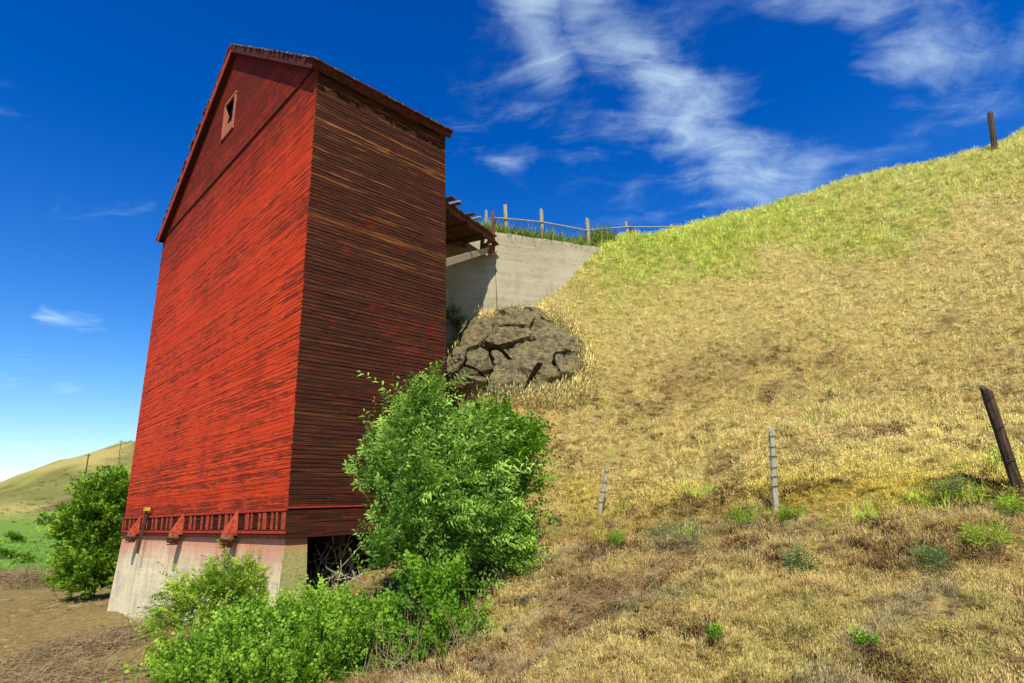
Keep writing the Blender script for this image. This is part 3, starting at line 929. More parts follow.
wallpiece('wall_panel', A_W[:2] + WDIR * .003, E1, WNRM, ZTOP, ZTOP, ZTOP - 5.2, ZTOP - 2.4, 0.22)
wallpiece('wall_panel', A_W[:2] - LDIR * .0, LW, LNRM, ZTOP - 0.05, ZTOP - 0.05, ZTOP - 5.4, ZTOP - 6.5, 0.16)
step_ = MB(); q = E1 + WDIR * 0.32
step_.box(p3(q, ZTOP - .85) + np.array([0, .2, 0]), p3(WDIR * .34, 0), p3(WNRM * .18, 0), ZZ * .55)
o = step_.build('end_block', M['wall'], rw); o.matrix_basis = RINV
jt = MB()
for k in range(5):
    z = ZTOP - 0.55 - 0.62 * k; bt_ = 0.22 * (ZTOP - z) / 5.2
    a = p3(A_W[:2] - WNRM * (bt_ + .004), z); b = p3(E1 - WNRM * (bt_ + .012), z)
    jt.hexa([a, b, b + ZZ * .022, a + ZZ * .022], [a + p3(WNRM * .03, 0), b + p3(WNRM * .03, 0), b + p3(WNRM * .03, .022), a + p3(WNRM * .03, .022)])
o = jt.build('form_ridges', M['wall'], rw); o.matrix_basis = RINV; o['kind'] = 'stuff'

# ------------------------------------------------------------------ covered chute roof between elevator and wall
S0 = at(438, 197, 16.3); E0 = at(496, 238, 20.9)
run = E0 - S0; RL = float(np.linalg.norm(run)); run = run / RL
lat = np.array([-0.93, 0.36, -0.02]); lat -= run * (lat @ run); lat /= np.linalg.norm(lat)
upn = np.cross(run, lat); upn = upn if upn[2] > 0 else -upn
shed = empty('loading_shed', (E0[0] - 1, E0[1] - .8, ZTOP - 2), 'low plank roof shed bridging the elevator and the concrete retaining wall', 'shed')
SINV = Matrix.Translation(-Vector(shed.location))


def spart(b, name, mat):
    o = b.build(name, mat, shed); o.matrix_basis = SINV; return o


DW = 3.6
npk = 22
for k in range(npk):
    t_ = (k + .5) / npk; x = MB(); ext = random.uniform(-.02, .07)
    if k in (2, 4, 9): ext = 0.32
    c = S0 + run * RL * t_ + lat * (DW / 2 - ext / 2) + upn * (0.05 + random.uniform(0, .02))
    x.box(c, lat * (DW / 2 + ext / 2), run * (RL / npk / 2 - .006), upn * 0.018); spart(x, 'roof_plank', M['deck'])
for k, t_ in enumerate((0.03, .35, .66, .97)):
    x = MB(); x.box(S0 + run * RL / 2 + lat * (DW * t_ + .05) - upn * 0.055, run * RL / 2, lat * 0.05, upn * 0.085); spart(x, 'rafter', M['deck'])
for k, t_ in enumerate((.16, .45, .74)):
    x = MB(); x.box(S0 + run * RL * t_ + lat * DW / 2 - upn * 0.2, lat * DW / 2, run * 0.04, upn * 0.055); spart(x, 'cross_beam', M['dark'])
for k, t_ in enumerate((.10, .20, .55)):
    p = S0 + run * RL * t_ + upn * .10
    x = MB(); x.tube([p - lat * .32, p + lat * 1.4], .045, 6); spart(x, 'pole_end', M['greywood'])
bA, bB = at(441, 264, 16.4), at(488, 250, 21.1)
x = MB(); d = bB - bA; L_ = np.linalg.norm(d); d /= L_; sd_ = np.cross(d, ZZ); sd_ /= np.linalg.norm(sd_)
x.box((bA + bB) / 2, d * L_ / 2, sd_ * 0.05, np.cross(sd_, d) * 0.11); spart(x, 'brace', M['beam'])
x = MB(); p = at(494, 246, 21.2); x.box(p + ZZ * .75, (0.055, 0, 0), (0, .055, 0), (0.0, 0, .78)); spart(x, 'corner_post', M['redpost'])
hb = MB()
for k in range(7):
    p = at(random.uniform(480, 494), random.uniform(232, 256), 21.0); v = rng.normal(size=3); v /= np.linalg.norm(v); q_ = np.cross(v, (0, 0, 1)); q_ /= np.linalg.norm(q_)
    x = MB(); x.box(p, v * random.uniform(.15, .34), q_ * random.uniform(.05, .12), np.cross(v, q_) * .012)
    o = spart(x, 'loose_board', M['rust'])
x = MB(); x.box(at(489, 249, 21.15), (.22, .05, .02), (0, .06, 0), (.02, 0, .16)); spart(x, 'end_bracket', M['rust'])

# ------------------------------------------------------------------ rail fence on the wall top
def post(name, base, top, r, mat, label, cat='fence post', group=None, parent=None, square=True, wraps=0, split=False):
    base, top = np.array(base, float), np.array(top, float); ax = top - base; L = np.linalg.norm(ax); d = ax / L
    a = np.cross(d, (0, 1, 0)); a /= np.linalg.norm(a); b = np.cross(a, d)
    th = random.uniform(-.5, .5); a, b = a * math.cos(th) + b * math.sin(th), b * math.cos(th) - a * math.sin(th)
    x = MB(); nseg = 7; n_ = 8 if square else 9; ringv = []
    for i in range(nseg + 1):
        t_ = -0.22 / L + (1 + .22 / L) * i / nseg; rr = r * (1.08 - .13 * t_)
        for k in range(n_):
            an = 2 * math.pi * (k + .5) / n_; ca, sa = math.cos(an), math.sin(an)
            if square:
                m_ = max(abs(ca), abs(sa)); ca, sa = ca / m_ * .93, sa / m_ * .93
            j = 1 + random.uniform(-.07, .07)
            lift = random.uniform(-.05, .04) * (i == nseg) * (1.6 if split else 1)
            ringv.append(base + d * (t_ * L + lift) + (a * ca + b * sa) * rr * j)
    fs = [(i * n_ + k, i * n_ + (k + 1) % n_, (i + 1) * n_ + (k + 1) % n_, (i + 1) * n_ + k) for i in range(nseg) for k in range(n_)]
    fs += [tuple(range(n_))[::-1], tuple(range(nseg * n_, (nseg + 1) * n_))]
    x.add([p - base for p in ringv], fs)
    me = x.mesh(name, mat)
    if parent is None:
        rt_ = empty(name, base, label, cat, group); o = link('shaft', me, rt_)
        for wt in range(wraps):
            tt = .28 + .62 * wt / max(wraps - 1, 1) + random.uniform(-.02, .02); y = MB()
            pth = [d * tt * L + (a * math.cos(q) + b * math.sin(q)) * r * 1.22 + d * .01 * math.sin(2 * q) for q in np.linspace(0, 2 * math.pi, 11)]
            y.tube(pth, .006, 4); y.build('wire_wrap', M['iron'], rt_)
        return rt_
    o = link(name, me, parent); o.location = tuple(base - np.array(parent.location)); return o


rf_ = empty('rail_fence', (A_W[0], A_W[1], ZTOP), 'grey wooden rail fence along the top of the concrete retaining wall', 'fence')
for (px, pt, dd_, r_) in ((486, 211, 21.9, .07), (505, 205, 22.1, .085), (541, 210, 22.7, .08), (587, 219, 23.4, .085), (626, 222, 24.6, .055), (671, 224, 26.2, .055)):
    t_ = at(px, pt, dd_); b_ = t_.copy(); b_[2] = H(b_[0], b_[1])
    if t_[2] - b_[2] < .5: b_[2] = t_[2] - .8
    post('post', b_, t_, r_, M['greywood'], None, parent=rf_, split=True)
t_ = at(631.5, 229, 24.8); b_ = t_.copy(); b_[2] -= .7
post('stump_post', b_, t_, .12, M['redpost'], None, parent=rf_)


def rail(pts, r):
    x = MB(); o_ = np.array(rf_.location); x.tube([np.array(p) - o_ for p in pts], r, 6); x.build('rail', M['greywood'], rf_)


rail([at(495, 218, 21.8), at(520, 220, 22.25), at(541, 222, 22.6), at(566, 226.5, 23.0), at(589, 231, 23.35)], .035)
rail([at(585, 230.5, 23.3), at(626, 227, 24.5), at(671, 227, 26.1), at(706, 226.5, 27.2)], .034)

# ------------------------------------------------------------------ fence posts on the hill
for (px, py, tx, ty, mat, r_, wraps, lab) in (
        (599, 516, 607.5, 467, M['palewood'], .052, 4, 'short grey fence post leaning right on the dry slope beside the green shrub'),
        (776, 513, 771.5, 428, M['palewood'], .052, 6, 'upright silver grey fence post with dark wire wraps in the middle of the slope'),
        (1018, 488, 985, 387, M['brownpost'], .072, 3, 'thick dark brown fence post leaning left on the lower hillside'),
        (995, 151, 990, 113, M['brownpost'], .115, 0, 'dark split fence post standing alone against the sky on the ridge')):
    b_ = ground_hit(px, py, 4, 40); d_ = b_[1]
    if ty < 200: d_ = min(max(d_, 22), 27); b_ = at(px, py, d_); b_[2] = H(b_[0], b_[1]) - .1
    t_ = at(tx, ty, d_ - (.1 if ty > 200 else 0)); 
    if b_[2] > t_[2] - .3: b_[2] = t_[2] - 1.3
    post('fence_post', b_, t_, r_, mat, lab, group='old fence posts on the hill', wraps=wraps, split=True, square=ty > 200)

wire = empty('barbed_wire', ground_hit(776, 513, 4, 40), 'thin sagging fence wire strung between the posts on the slope', 'wire')
for hf in (.45, .8, 1.05):
    path = []
    for (a, b) in (((599, 516), (776, 513)), ((776, 513), (1018, 488))):
        A_, B_ = ground_hit(*a, 4, 40), ground_hit(*b, 4, 40)
        for t_ in np.linspace(0, 1, 9)[:-1]: path.append(A_ + (B_ - A_) * t_ + ZZ * (hf - .35 * t_ * (1 - t_)) - np.array(wire.location))
    path.append(B_ + ZZ * hf - np.array(wire.location))
    x = MB(); x.tube(path, .002, 4); x.build('strand', M['iron'], wire)

# ------------------------------------------------------------------ rocks
def rock(name, c, size, label, seed, group='rocks of the outcrop', yawr=0.0, cuts=11, rough=.06, tiltv=0, mat=None, dl=(.52, .82)):
    """angular boulder: a sphere sheared by random planes, then roughened"""
    import bmesh
    r_ = np.random.default_rng(seed); bm = bmesh.new(); bmesh.ops.create_icosphere(bm, subdivisions=5, radius=1.0)
    P = np.array([v.co for v in bm.verts])
    for k in range(cuts):
        n_ = r_.normal(size=3); n_ /= np.linalg.norm(n_); dlim = r_.uniform(*dl)
        e = P @ n_ - dlim; P = P - np.where(e > 0, e * .97, 0)[:, None] * n_
    q = P * 3.1
    nn = (fbm(q[:, 0] + q[:, 2] * .7 + 50, q[:, 1] - q[:, 2] * .6 + 50, 1.0, 5, seed) - .5)
    crack = np.abs(fbm(q[:, 0] * .8 + 90, q[:, 1] * .5 + q[:, 2] + 40, .7, 3, seed + 9) - .5)
    P = P * (1 + nn * rough * 2.6 - .10 * (1 - sstep(crack, .0, .035)))[:, None]
    cz, sz = math.cos(yawr), math.sin(yawr)
    P = P * np.array(size); P = np.stack([P[:, 0] * cz - P[:, 1] * sz, P[:, 0] * sz + P[:, 1] * cz, P[:, 2]], -1)
    ct, st = math.cos(tiltv), math.sin(tiltv); P = np.stack([P[:, 0] * ct - P[:, 2] * st, P[:, 1], P[:, 0] * st + P[:, 2] * ct], -1)
    for v, p in zip(bm.verts, P): v.co = p
    me = bpy.data.meshes.new(name); bm.to_mesh(me); bm.free(); me.materials.append(mat or M['rock'])
    o = link(name, me); o.location = tuple(map(float, c)); tag(o, label, 'rock', group); return o


ROCKS = []
import bmesh


def fractured(name, c, axes, size, seeds, seed, label, gap=.045, mats=None):
    """a bedrock knob broken by joints into closed angular blocks, each block an object"""
    r_ = np.random.default_rng(seed); c = np.array(c); root = empty(name, c, label, 'rock outcrop')
    Ax = np.array(axes).T
    sphere = bmesh.new(); bmesh.ops.create_icosphere(sphere, subdivisions=4, radius=1.0)
    for v in sphere.verts:
        p = np.array(v.co); q = p * 2.3 + 30
        k = 1 + .34 * (float(fbm(np.array([q[0] + q[2] * .6]), np.array([q[1] + q[2] * .7]), 1.0, 3, seed)[0]) - .5)
        v.co = p * np.array(size) * k
    sd_ = np.array(seeds) * np.array(size)
    for i, a in enumerate(sd_):
        bm = sphere.copy()
        for j_, b in enumerate(sd_):
            if i == j_ or not bm.verts: continue
            n_ = b - a; d = np.linalg.norm(n_); n_ = n_ / d + r_.normal(0, .05, 3); n_ /= np.linalg.norm(n_)
            mid = (a + b) / 2 - n_ * gap * r_.uniform(.4, 1.8)
            gm = bm.verts[:] + bm.edges[:] + bm.faces[:]
            res = bmesh.ops.bisect_plane(bm, geom=gm, plane_co=Vector(mid), plane_no=Vector(n_), clear_outer=True)
            ed = [e for e in bm.edges if e.is_boundary]
            if ed: bmesh.ops.edgeloop_fill(bm, edges=ed)
        if len(bm.faces) < 8: bm.free(); continue
        bmesh.ops.triangulate(bm, faces=bm.faces[:])
        for it in range(4):
            lg = [e for e in bm.edges if e.calc_length() > .12]
            if not lg: break
            bmesh.ops.subdivide_edges(bm, edges=lg, cuts=1); bmesh.ops.triangulate(bm, faces=[f for f in bm.faces if len(f.verts) > 3])
        bm.normal_update(); P = np.array([v.co for v in bm.verts]); N = np.array([v.normal for v in bm.verts])
        off = r_.normal(0, .10); q = P * 2.6 + 60 + i * 3
        na = fbm(q[:, 0] + .6 * q[:, 2], q[:, 1] + .8 * q[:, 2], 1.0, 5, seed + i) - .5
        nb = np.abs(fbm(q[:, 0] * .7 - q[:, 2], q[:, 1] + .5 * q[:, 2], 1.1, 3, seed + 50 + i) - .5)
        P = P + N * (na * .30 - .07 * (1 - sstep(nb, 0, .03)))[:, None]
        P[:, 2] += off
        P = P @ Ax.T
        for v, p in zip(bm.verts, P): v.co = p
        me = bpy.data.meshes.new('boulder'); bm.to_mesh(me); bm.free(); me.materials.append(M['rock'])
        link('boulder', me, root)
    sphere.free(); return root


def slope_axes(p, e=.8):
    gx = (H(p[0] + e, p[1]) - H(p[0] - e, p[1])) / (2 * e); gy = (H(p[0], p[1] + e) - H(p[0], p[1] - e)) / (2 * e)
    n_ = np.array([-gx, -gy, 1.0]); n_ /= np.linalg.norm(n_); t1 = np.cross((0, 0, 1.0), n_); t1 /= np.linalg.norm(t1)
    if t1[0] < 0: t1 = -t1
    t2 = np.cross(n_, t1); t2 = t2 if t2[2] > 0 else -t2
    return t1, t2, n_


p = ground_hit(517, 352, 12, 21.4); ax_ = slope_axes(p); ROCKS.append((p[0], p[1], 1.15)); ROCKS.append((p[0] + 1.0, p[1] + .3, .8)); ROCKS.append((p[0] - 1.1, p[1] - .3, .8))
fractured('rock_outcrop', p - ax_[2] * .25, ax_, (2.3, 2.95, .85),
          [(.50, .10, .5), (.02, .62, .35), (-.10, .28, .6), (-.06, .02, .7), (-.52, .30, .4), (-.62, -.42, .5), (.06, -.30, .65), (.26, -.74, .35), (.42, .82, .2), (-.26, .52, .5), (.88, -.50, .2), (-.24, -.40, .2), (-.02, -.62, .5)], 5,
          'fractured grey brown rock outcrop set into the slope below the concrete wall')
p = ground_hit(474, 388, 12, 21.4); ax_ = slope_axes(p); ROCKS.append((p[0], p[1], .75))
fractured('rock_outcrop', p + ax_[2] * .55, (np.array((1.0, 0, 0)), np.array((0, .3, .95)), np.array((0, -.95, .3))), (.82, .82, .80),
          [(.4, .1, .4), (-.5, .2, .5), (.1, -.6, .4)], 9, 'lower broken boulder with a dark shaded left face, just above the green shrub')

for k, (px, py, s_, lab) in enumerate(((531, 601, .13, 'brown stone in the bare dirt below the green shrub, upper one'), (548, 614, .11, 'brown stone in the bare dirt, farthest right below the green shrub'), (517, 630, .15, 'largest brown stone in the bare dirt below the green shrub'), (556, 522, .15, 'brown stone beside the right edge of the green shrub'),
        (862, 181, .22, 'pale stone on the grassy skyline, leftmost of three'), (872, 178, .25, 'pale stone on the grassy skyline, middle of three'), (882, 177, .18, 'pale stone on the grassy skyline, rightmost of three'))):
    sky_line = k >= 4
    p = at(px, py, 27) if sky_line else ground_hit(px, py)
    rock('stone', p, (s_ * 1.4, s_, s_ * .75), lab, 60 + k, group='pale stones on the ridge' if sky_line else 'loose stones in the dirt', cuts=9, mat=M['palerock'] if sky_line else None)

# ------------------------------------------------------------------ shrubs
def leaves(P, D, N, L, Wd, lv, droop=.15):
    """two folded triangles per leaf"""
    D = D / np.linalg.norm(D, axis=1, keepdims=True)
    Sd = np.cross(D, N); Sd /= np.linalg.norm(Sd, axis=1, keepdims=True) + 1e-9; Nn = np.cross(Sd, D)
    L = L[:, None]; Wd = Wd[:, None]
    mid = P + D * L * .45
    V = np.stack([P, mid + Sd * Wd + Nn * Wd * .35, P + D * L - ZZ * L * droop, mid - Sd * Wd + Nn * Wd * .35], 1)
    n_ = len(P); o = np.arange(n_)[:, None] * 4
    Fc = np.concatenate([o + np.array([[0, 1, 2]]), o + np.array([[0, 2, 3]])], 0)
    return V.reshape(-1, 3), Fc, np.repeat(lv, 4)


def unit(n_):
    v = rng.normal(size=(n_, 3)); return v / np.linalg.norm(v, axis=1, keepdims=True)


def bush(name, base, blobs, ntw, mat, label, leaf=(.10, .035), tl=.38, nl=9, cat='shrub', up=.45, group=None, stems=14, fill=.45, droop=.15, srad=.03, lean=(0, 0, 0), stemmat=None, sprays=1.0):
    base = np.array(base, float); root = empty(name, base, label, cat, group)
    wts = np.array([b[2] for b in blobs], float); wts /= wts.sum()
    C = np.array([b[0] for b in blobs]) - base; Rd = np.array([b[1] if hasattr(b[1], '__len__') else (b[1],) * 3 for b in blobs])
    bi = rng.choice(len(blobs), ntw, p=wts); dr = unit(ntw); dr[:, 2] = np.where(dr[:, 2] < -.5, -dr[:, 2], dr[:, 2])
    rr = fill + (1.04 - fill) * rng.random(ntw) ** .55
    lump = fbm(dr[:, 0] * 2 + bi * 7, dr[:, 1] * 2 + dr[:, 2] * 1.7 + 9, 2.3, 3, 71)
    rr = rr * np.clip(.16 + 1.55 * lump, .25, 1.35)
    P0 = C[bi] + dr * Rd[bi] * rr[:, None]
    ncl = max(ntw // 20, 6); ci = rng.integers(0, ncl, ntw); own = rng.random(ntw) < .16
    P0 = np.where(own[:, None], P0, P0[ci] + rng.normal(0, 1, (ntw, 3)) * (tl * .36)); dr = np.where(own[:, None], dr, dr[ci]); rr = np.where(own, rr, rr[ci]); lump = np.where(own, lump, lump[ci])
    ax = dr * .6 + np.array([0, 0, up]) + unit(ntw) * .38 + np.array(lean); ax /= np.linalg.norm(ax, axis=1, keepdims=True)
    tlen = tl * rng.uniform(.5, 1.35, ntw) * np.where((rng.random(ntw) < .07) & (rr > .6), 2.3, 1.0)
    sdv = np.cross(ax, unit(ntw)); sdv /= np.linalg.norm(sdv, axis=1, keepdims=True) + 1e-9
    nrm = np.cross(sdv, ax); nrm = np.where(nrm[:, 2:3] < 0, -nrm, nrm)
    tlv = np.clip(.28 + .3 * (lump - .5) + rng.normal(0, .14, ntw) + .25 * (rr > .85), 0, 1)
    PP, DD, NN, LL, WW, VV_ = [], [], [], [], [], []
    for k in range(nl):
        t_ = (k + .6) / nl; sg = 1 if k % 2 else -1
        if k == nl - 1: sg = 0
        PP.append(P0 + ax * (tlen * t_)[:, None] - ZZ * (tlen * droop * t_ * t_)[:, None])
        DD.append(ax * .62 + sdv * sg * .85 + unit(ntw) * .28)
        NN.append(nrm + unit(ntw) * .4)
        q = leaf[0] * rng.uniform(.65, 1.25, ntw) * (1 - .25 * abs(t_ - .5)); LL.append(q); WW.append(q * leaf[1] / leaf[0] * rng.uniform(.8, 1.15, ntw))
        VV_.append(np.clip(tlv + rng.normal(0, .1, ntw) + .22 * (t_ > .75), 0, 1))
    V, Fc, lv = leaves(*[np.concatenate(q) for q in (PP, DD, NN, LL, WW, VV_)], droop=droop)
    o = link('foliage', arrays_mesh('foliage', V, Fc, mat, lv), root); o['kind'] = 'stuff'
    st = MB()
    for k in range(stems):
        j = rng.choice(len(blobs), p=wts); tgt = C[j] + unit(1)[0] * Rd[j] * .75; mid = tgt * np.array([.35, .35, .55]) + unit(1)[0] * .12
        b0 = np.array([rng.normal(0, .12), rng.normal(0, .12), -.1])
        st.tube([b0, (b0 + mid) / 2 + unit(1)[0] * .05, mid, (mid + tgt) / 2 + unit(1)[0] * .08, tgt], [srad, srad * .85, srad * .65, srad * .4, srad * .15], 5)
        for q in range(3):
            e = tgt + unit(1)[0] * Rd[j] * .4; st.tube([(mid + tgt) / 2, ((mid + tgt) / 2 + e) / 2 + unit(1)[0] * .05, e], [srad * .35, srad * .25, srad * .08], 4)
    st.build('stem', stemmat or M['stem'], root)
    return root


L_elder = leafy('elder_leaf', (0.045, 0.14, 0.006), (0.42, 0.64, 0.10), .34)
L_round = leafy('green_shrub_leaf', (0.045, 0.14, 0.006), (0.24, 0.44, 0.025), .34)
L_bramble = leafy('bramble_leaf', (0.055, 0.17, 0.007), (0.36, 0.56, 0.05), .34)
L_fern = leafy('feathery_leaf', (0.13, 0.27, 0.010), (0.50, 0.64, 0.07), .36)
L_far = leafy('hawthorn_leaf', (0.055, 0.15, 0.007), (0.27, 0.44, 0.03), .3)
L_sage = leafy('sage_leaf', (0.12, 0.17, 0.045), (0.27, 0.33, 0.10), .3)

D1 = 11.4
px = lambda r_, d: r_ * d / FPX
g0 = np.array(at(425, 640, D1)); g0[2] = H(g0[0], g0[1])
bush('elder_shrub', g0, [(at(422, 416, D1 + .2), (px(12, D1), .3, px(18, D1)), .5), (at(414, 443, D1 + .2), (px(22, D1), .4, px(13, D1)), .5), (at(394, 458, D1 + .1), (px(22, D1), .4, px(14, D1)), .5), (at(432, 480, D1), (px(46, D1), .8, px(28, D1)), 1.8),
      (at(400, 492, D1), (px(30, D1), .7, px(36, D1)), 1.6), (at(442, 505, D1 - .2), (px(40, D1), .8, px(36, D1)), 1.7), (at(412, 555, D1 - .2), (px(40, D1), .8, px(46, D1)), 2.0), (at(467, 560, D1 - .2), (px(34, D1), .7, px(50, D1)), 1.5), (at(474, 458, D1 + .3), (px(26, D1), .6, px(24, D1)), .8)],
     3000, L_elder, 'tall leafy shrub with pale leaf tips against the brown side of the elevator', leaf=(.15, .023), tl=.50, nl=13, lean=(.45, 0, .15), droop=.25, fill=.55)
D2 = 12.2
g1 = at(502, 560, D2); g1[2] = H(g1[0], g1[1])
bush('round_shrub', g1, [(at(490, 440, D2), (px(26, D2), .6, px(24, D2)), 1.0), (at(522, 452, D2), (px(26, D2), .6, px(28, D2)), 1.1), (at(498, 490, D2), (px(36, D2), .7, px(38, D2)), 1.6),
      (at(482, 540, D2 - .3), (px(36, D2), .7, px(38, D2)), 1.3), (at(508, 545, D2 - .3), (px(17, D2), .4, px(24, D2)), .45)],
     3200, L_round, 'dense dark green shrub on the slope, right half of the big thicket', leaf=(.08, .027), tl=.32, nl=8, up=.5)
D3 = 9.6
for (blobs, nt, lab, lf, mt, nm) in (
        ([(at(218, 667, D3), (px(44, D3), .6, px(26, D3)), 1.1), (at(278, 652, D3 + .3), (px(50, D3), .7, px(32, D3)), 1.5), (at(200, 700, D3 - .6), (px(36, D3), .5, px(18, D3)), .8), (at(262, 697, D3 - .6), (px(60, D3), .6, px(26, D3)), 1.2)],
         4300, 'low broad-leaved bramble spreading below the concrete base', (.066, .028), L_bramble, 'bramble_bush'),
        ([(at(345, 642, D3 + .3), (px(40, D3), .7, px(30, D3)), 1.3), (at(330, 682, D3 - .3), (px(60, D3), .7, px(40, D3)), 1.3), (at(380, 657, D3), (px(30, D3), .5, px(36, D3)), .8)],
         3200, 'low bright green bush between the bramble and the tall leafy shrub', (.062, .026), L_bramble, 'low_shrub'),
        ([(at(425, 610, D3 - .2), (px(30, D3), .5, px(30, D3)), 1.1), (at(452, 632, D3 - .2), (px(22, D3), .4, px(26, D3)), .6), (at(432, 668, D3 - .8), (px(40, D3), .4, px(22, D3)), .7), (at(462, 662, D3 - .7), (px(24, D3), .4, px(30, D3)), .6)],
         1000, 'thin twiggy shrub with sparse leaves at the foot of the thicket', (.075, .032), L_round, 'twiggy_shrub')):
    cm = blobs[0][0]; gb = np.array([cm[0], cm[1], H(cm[0], cm[1])])
    bush(nm, gb, blobs, nt, mt, lab, leaf=lf, tl=.26, nl=8, up=.7, stems=16 if nm != 'twiggy_shrub' else 50, srad=.016, droop=.2)
D4 = 13.2
gb = at(230, 640, D4); gb[2] = H(gb[0], gb[1])
bush('feathery_shrub', gb, [(at(236, 590, D4), (px(24, D4), .5, px(22, D4)), 1.2), (at(214, 608, D4), (px(34, D4), .5, px(28, D4)), 1.2), (at(182, 618, D4), (px(26, D4), .4, px(24, D4)), .8), (at(196, 644, D4 - .3), (px(44, D4), .5, px(26, D4)), 1), (at(240, 626, D4), (px(26, D4), .4, px(36, D4)), .9)],
     1500, L_fern, 'light green feathery shrub arching against the concrete base', leaf=(.07, .018), tl=.36, nl=14, droop=.4, srad=.02)
D5 = 26.5
gb = at(90, 585, D5); gb[2] = H(gb[0], gb[1])
bush('round_bush', gb, [(at(103, 515, D5), (px(24, D5), 1.4, px(30, D5)), 2), (at(84, 532, D5), (px(18, D5), 1.1, px(26, D5)), 1.2), (at(114, 500, D5), (px(20, D5), 1.0, px(20, D5)), 1), (at(95, 563, D5), (px(26, D5), 1.3, px(24, D5)), 1.4), (at(114, 560, D5), (px(22, D5), 1.2, px(26, D5)), 1.2), (at(96, 578, D5 - .4), (px(28, D5), 1.3, px(20, D5)), 2.4)],
     5200, L_far, 'large round green bush beside the left edge of the elevator', leaf=(.14, .055), tl=.40, nl=8, fill=.6, srad=.03)
for (p, r_, n_, lab, nm, mt) in ((ground_hit(119, 598, 15, 30), .45, 160, 'small green bush under the large round bush, left of the concrete', 'small_bush', L_bramble),
                             (at(453, 324, 20.6), .28, 150, 'grey green sagebrush beside the elevator above the outcrop', 'sagebrush', L_sage)):
    bush(nm, p, [(p + ZZ * r_ * .8, (r_, r_, r_ * .9), 1)], n_, mt, lab, leaf=(.09, .03), tl=.25, nl=7, stems=6, srad=.012)
for k, (x_, d_, r_, hh, lab) in enumerate(((17, 118, 1.5, 516, 'small round tree at the foot of the far hill'), (3, 60, .8, 548, 'dark bush at the field edge, far left'), (24, 52, .6, 552, 'green bush along the field edge left of the round bush'), (-14, 90, 1.5, 522, 'bush beyond the field at the left edge'),
                                           (45, 210, 2.4, 522, 'dark shrub at the base of the far hill'), (110, 280, 2.0, 449, 'tiny bush on the crest of the far hill'))):
    p = at(x_, hh, d_); gz = H(p[0], p[1]); p[2] = gz + r_ * .4
    bush('far_bush', [p[0], p[1], gz], [(p, (r_ * 1.1, r_, r_ * .85), 1), (p + np.array([r_ * .7, 0, -r_ * .2]), (r_ * .7, r_ * .7, r_ * .6), .5)], 420, L_far, lab, leaf=(r_ * .16, r_ * .07), tl=r_ * .3, nl=6, cat='bush', group='bushes on the far hill and field edge', stems=5, srad=r_ * .03, fill=.5)

# ------------------------------------------------------------------ dead brush
def brush(name, label, c, rx, ry, h, n_, r_=.008, cat='dead brush', mat=None, upb=.25, parts='twigs'):
    root = empty(name, c, label, cat); x = MB(); c = np.array(c)
    for k in range(n_):
        a = rng.uniform(0, 2 * math.pi); q = math.sqrt(rng.random()); ox, oy = rx * q * math.cos(a), ry * q * math.sin(a)
        zt = h * (1 - q * q) * rng.random(); g = H(c[0] + ox, c[1] + oy) - c[2]
        d = unit(1)[0]; d[2] = abs(d[2]) * upb + rng.normal(0, .08); d /= np.linalg.norm(d); L_ = rng.uniform(.35, 1.3)
        p = np.array([ox, oy, g + zt]); bend = unit(1)[0] * L_ * .16
        x.tube([p - d * L_ * .5, p + bend, p + d * L_ * .5 + bend * .3], [r_, r_ * .8, r_ * .35], 3, cap=False)
        if k % 3 == 0:
            d2 = d + unit(1)[0] * .8; x.tube([p + bend, p + bend + d2 * L_ * .35], [r_ * .6, r_ * .2], 3, cap=False)
    o = x.build(parts, mat or M['twig'], root); o['kind'] = 'stuff'
    return root


p = ground_hit(100, 650, 9, 20); brush('brush_pile', 'pile of grey dead twigs on the bare dirt in front of the concrete base', p, 2.0, 1.8, .55, 1500)
p = ground_hit(45, 682, 8, 20); brush('brush_pile', 'dead twigs scattered over the dirt at the lower left corner', p, 1.9, 1.2, .22, 500)
p = ground_hit(30, 585, 12, 34); brush('brush_pile', 'heap of brown dead branches left of the round bush', p, 3.4, 2.0, .9, 1000, .014, upb=.5)
p = at(330, 585, 13.9); p[2] = H(p[0], p[1]); brush('bare_sapling', 'leafless grey branches in the dark gap under the elevator', p, .75, .5, 1.5, 60, .014, cat='bare branches', mat=M['greywood'], upb=1.2, parts='branches')
p = at(425, 665, 8.6); p[2] = H(p[0], p[1]); brush('dry_stalks', 'upright dry stalks in front of the twiggy shrub', p, .8, .5, .35, 170, .006, cat='dry stalks', upb=3.0, parts='stalks')

# far utility poles
for (bx_, by_, ty, d_, lab) in ((85, 477, 454, 300, 'weathered utility pole on the slope of the far hill'), (119, 456, 440, 320, 'thin utility pole on the crest of the far hill')):
    p = ground_hit(bx_, by_, 150, 420); tz = at(bx_, ty, p[1])[2]
    r0 = empty('utility_pole', p, lab, 'utility pole'); hgt = max(tz - p[2], 6)
    x = MB(); x.tube([(0, 0, -.3), (0, 0, hgt)], [.32, .22] if bx_ < 100 else [.16, .12], 7); x.build('pole', M['brownpost'], r0)
    x = MB(); x.box((0, 0, hgt - .8), (1.1, .3, 0), (-.03, .1, 0), (0, 0, .12)); x.build('crossarm', M['brownpost'], r0)

# ------------------------------------------------------------------ grass, weeds
TC = {}


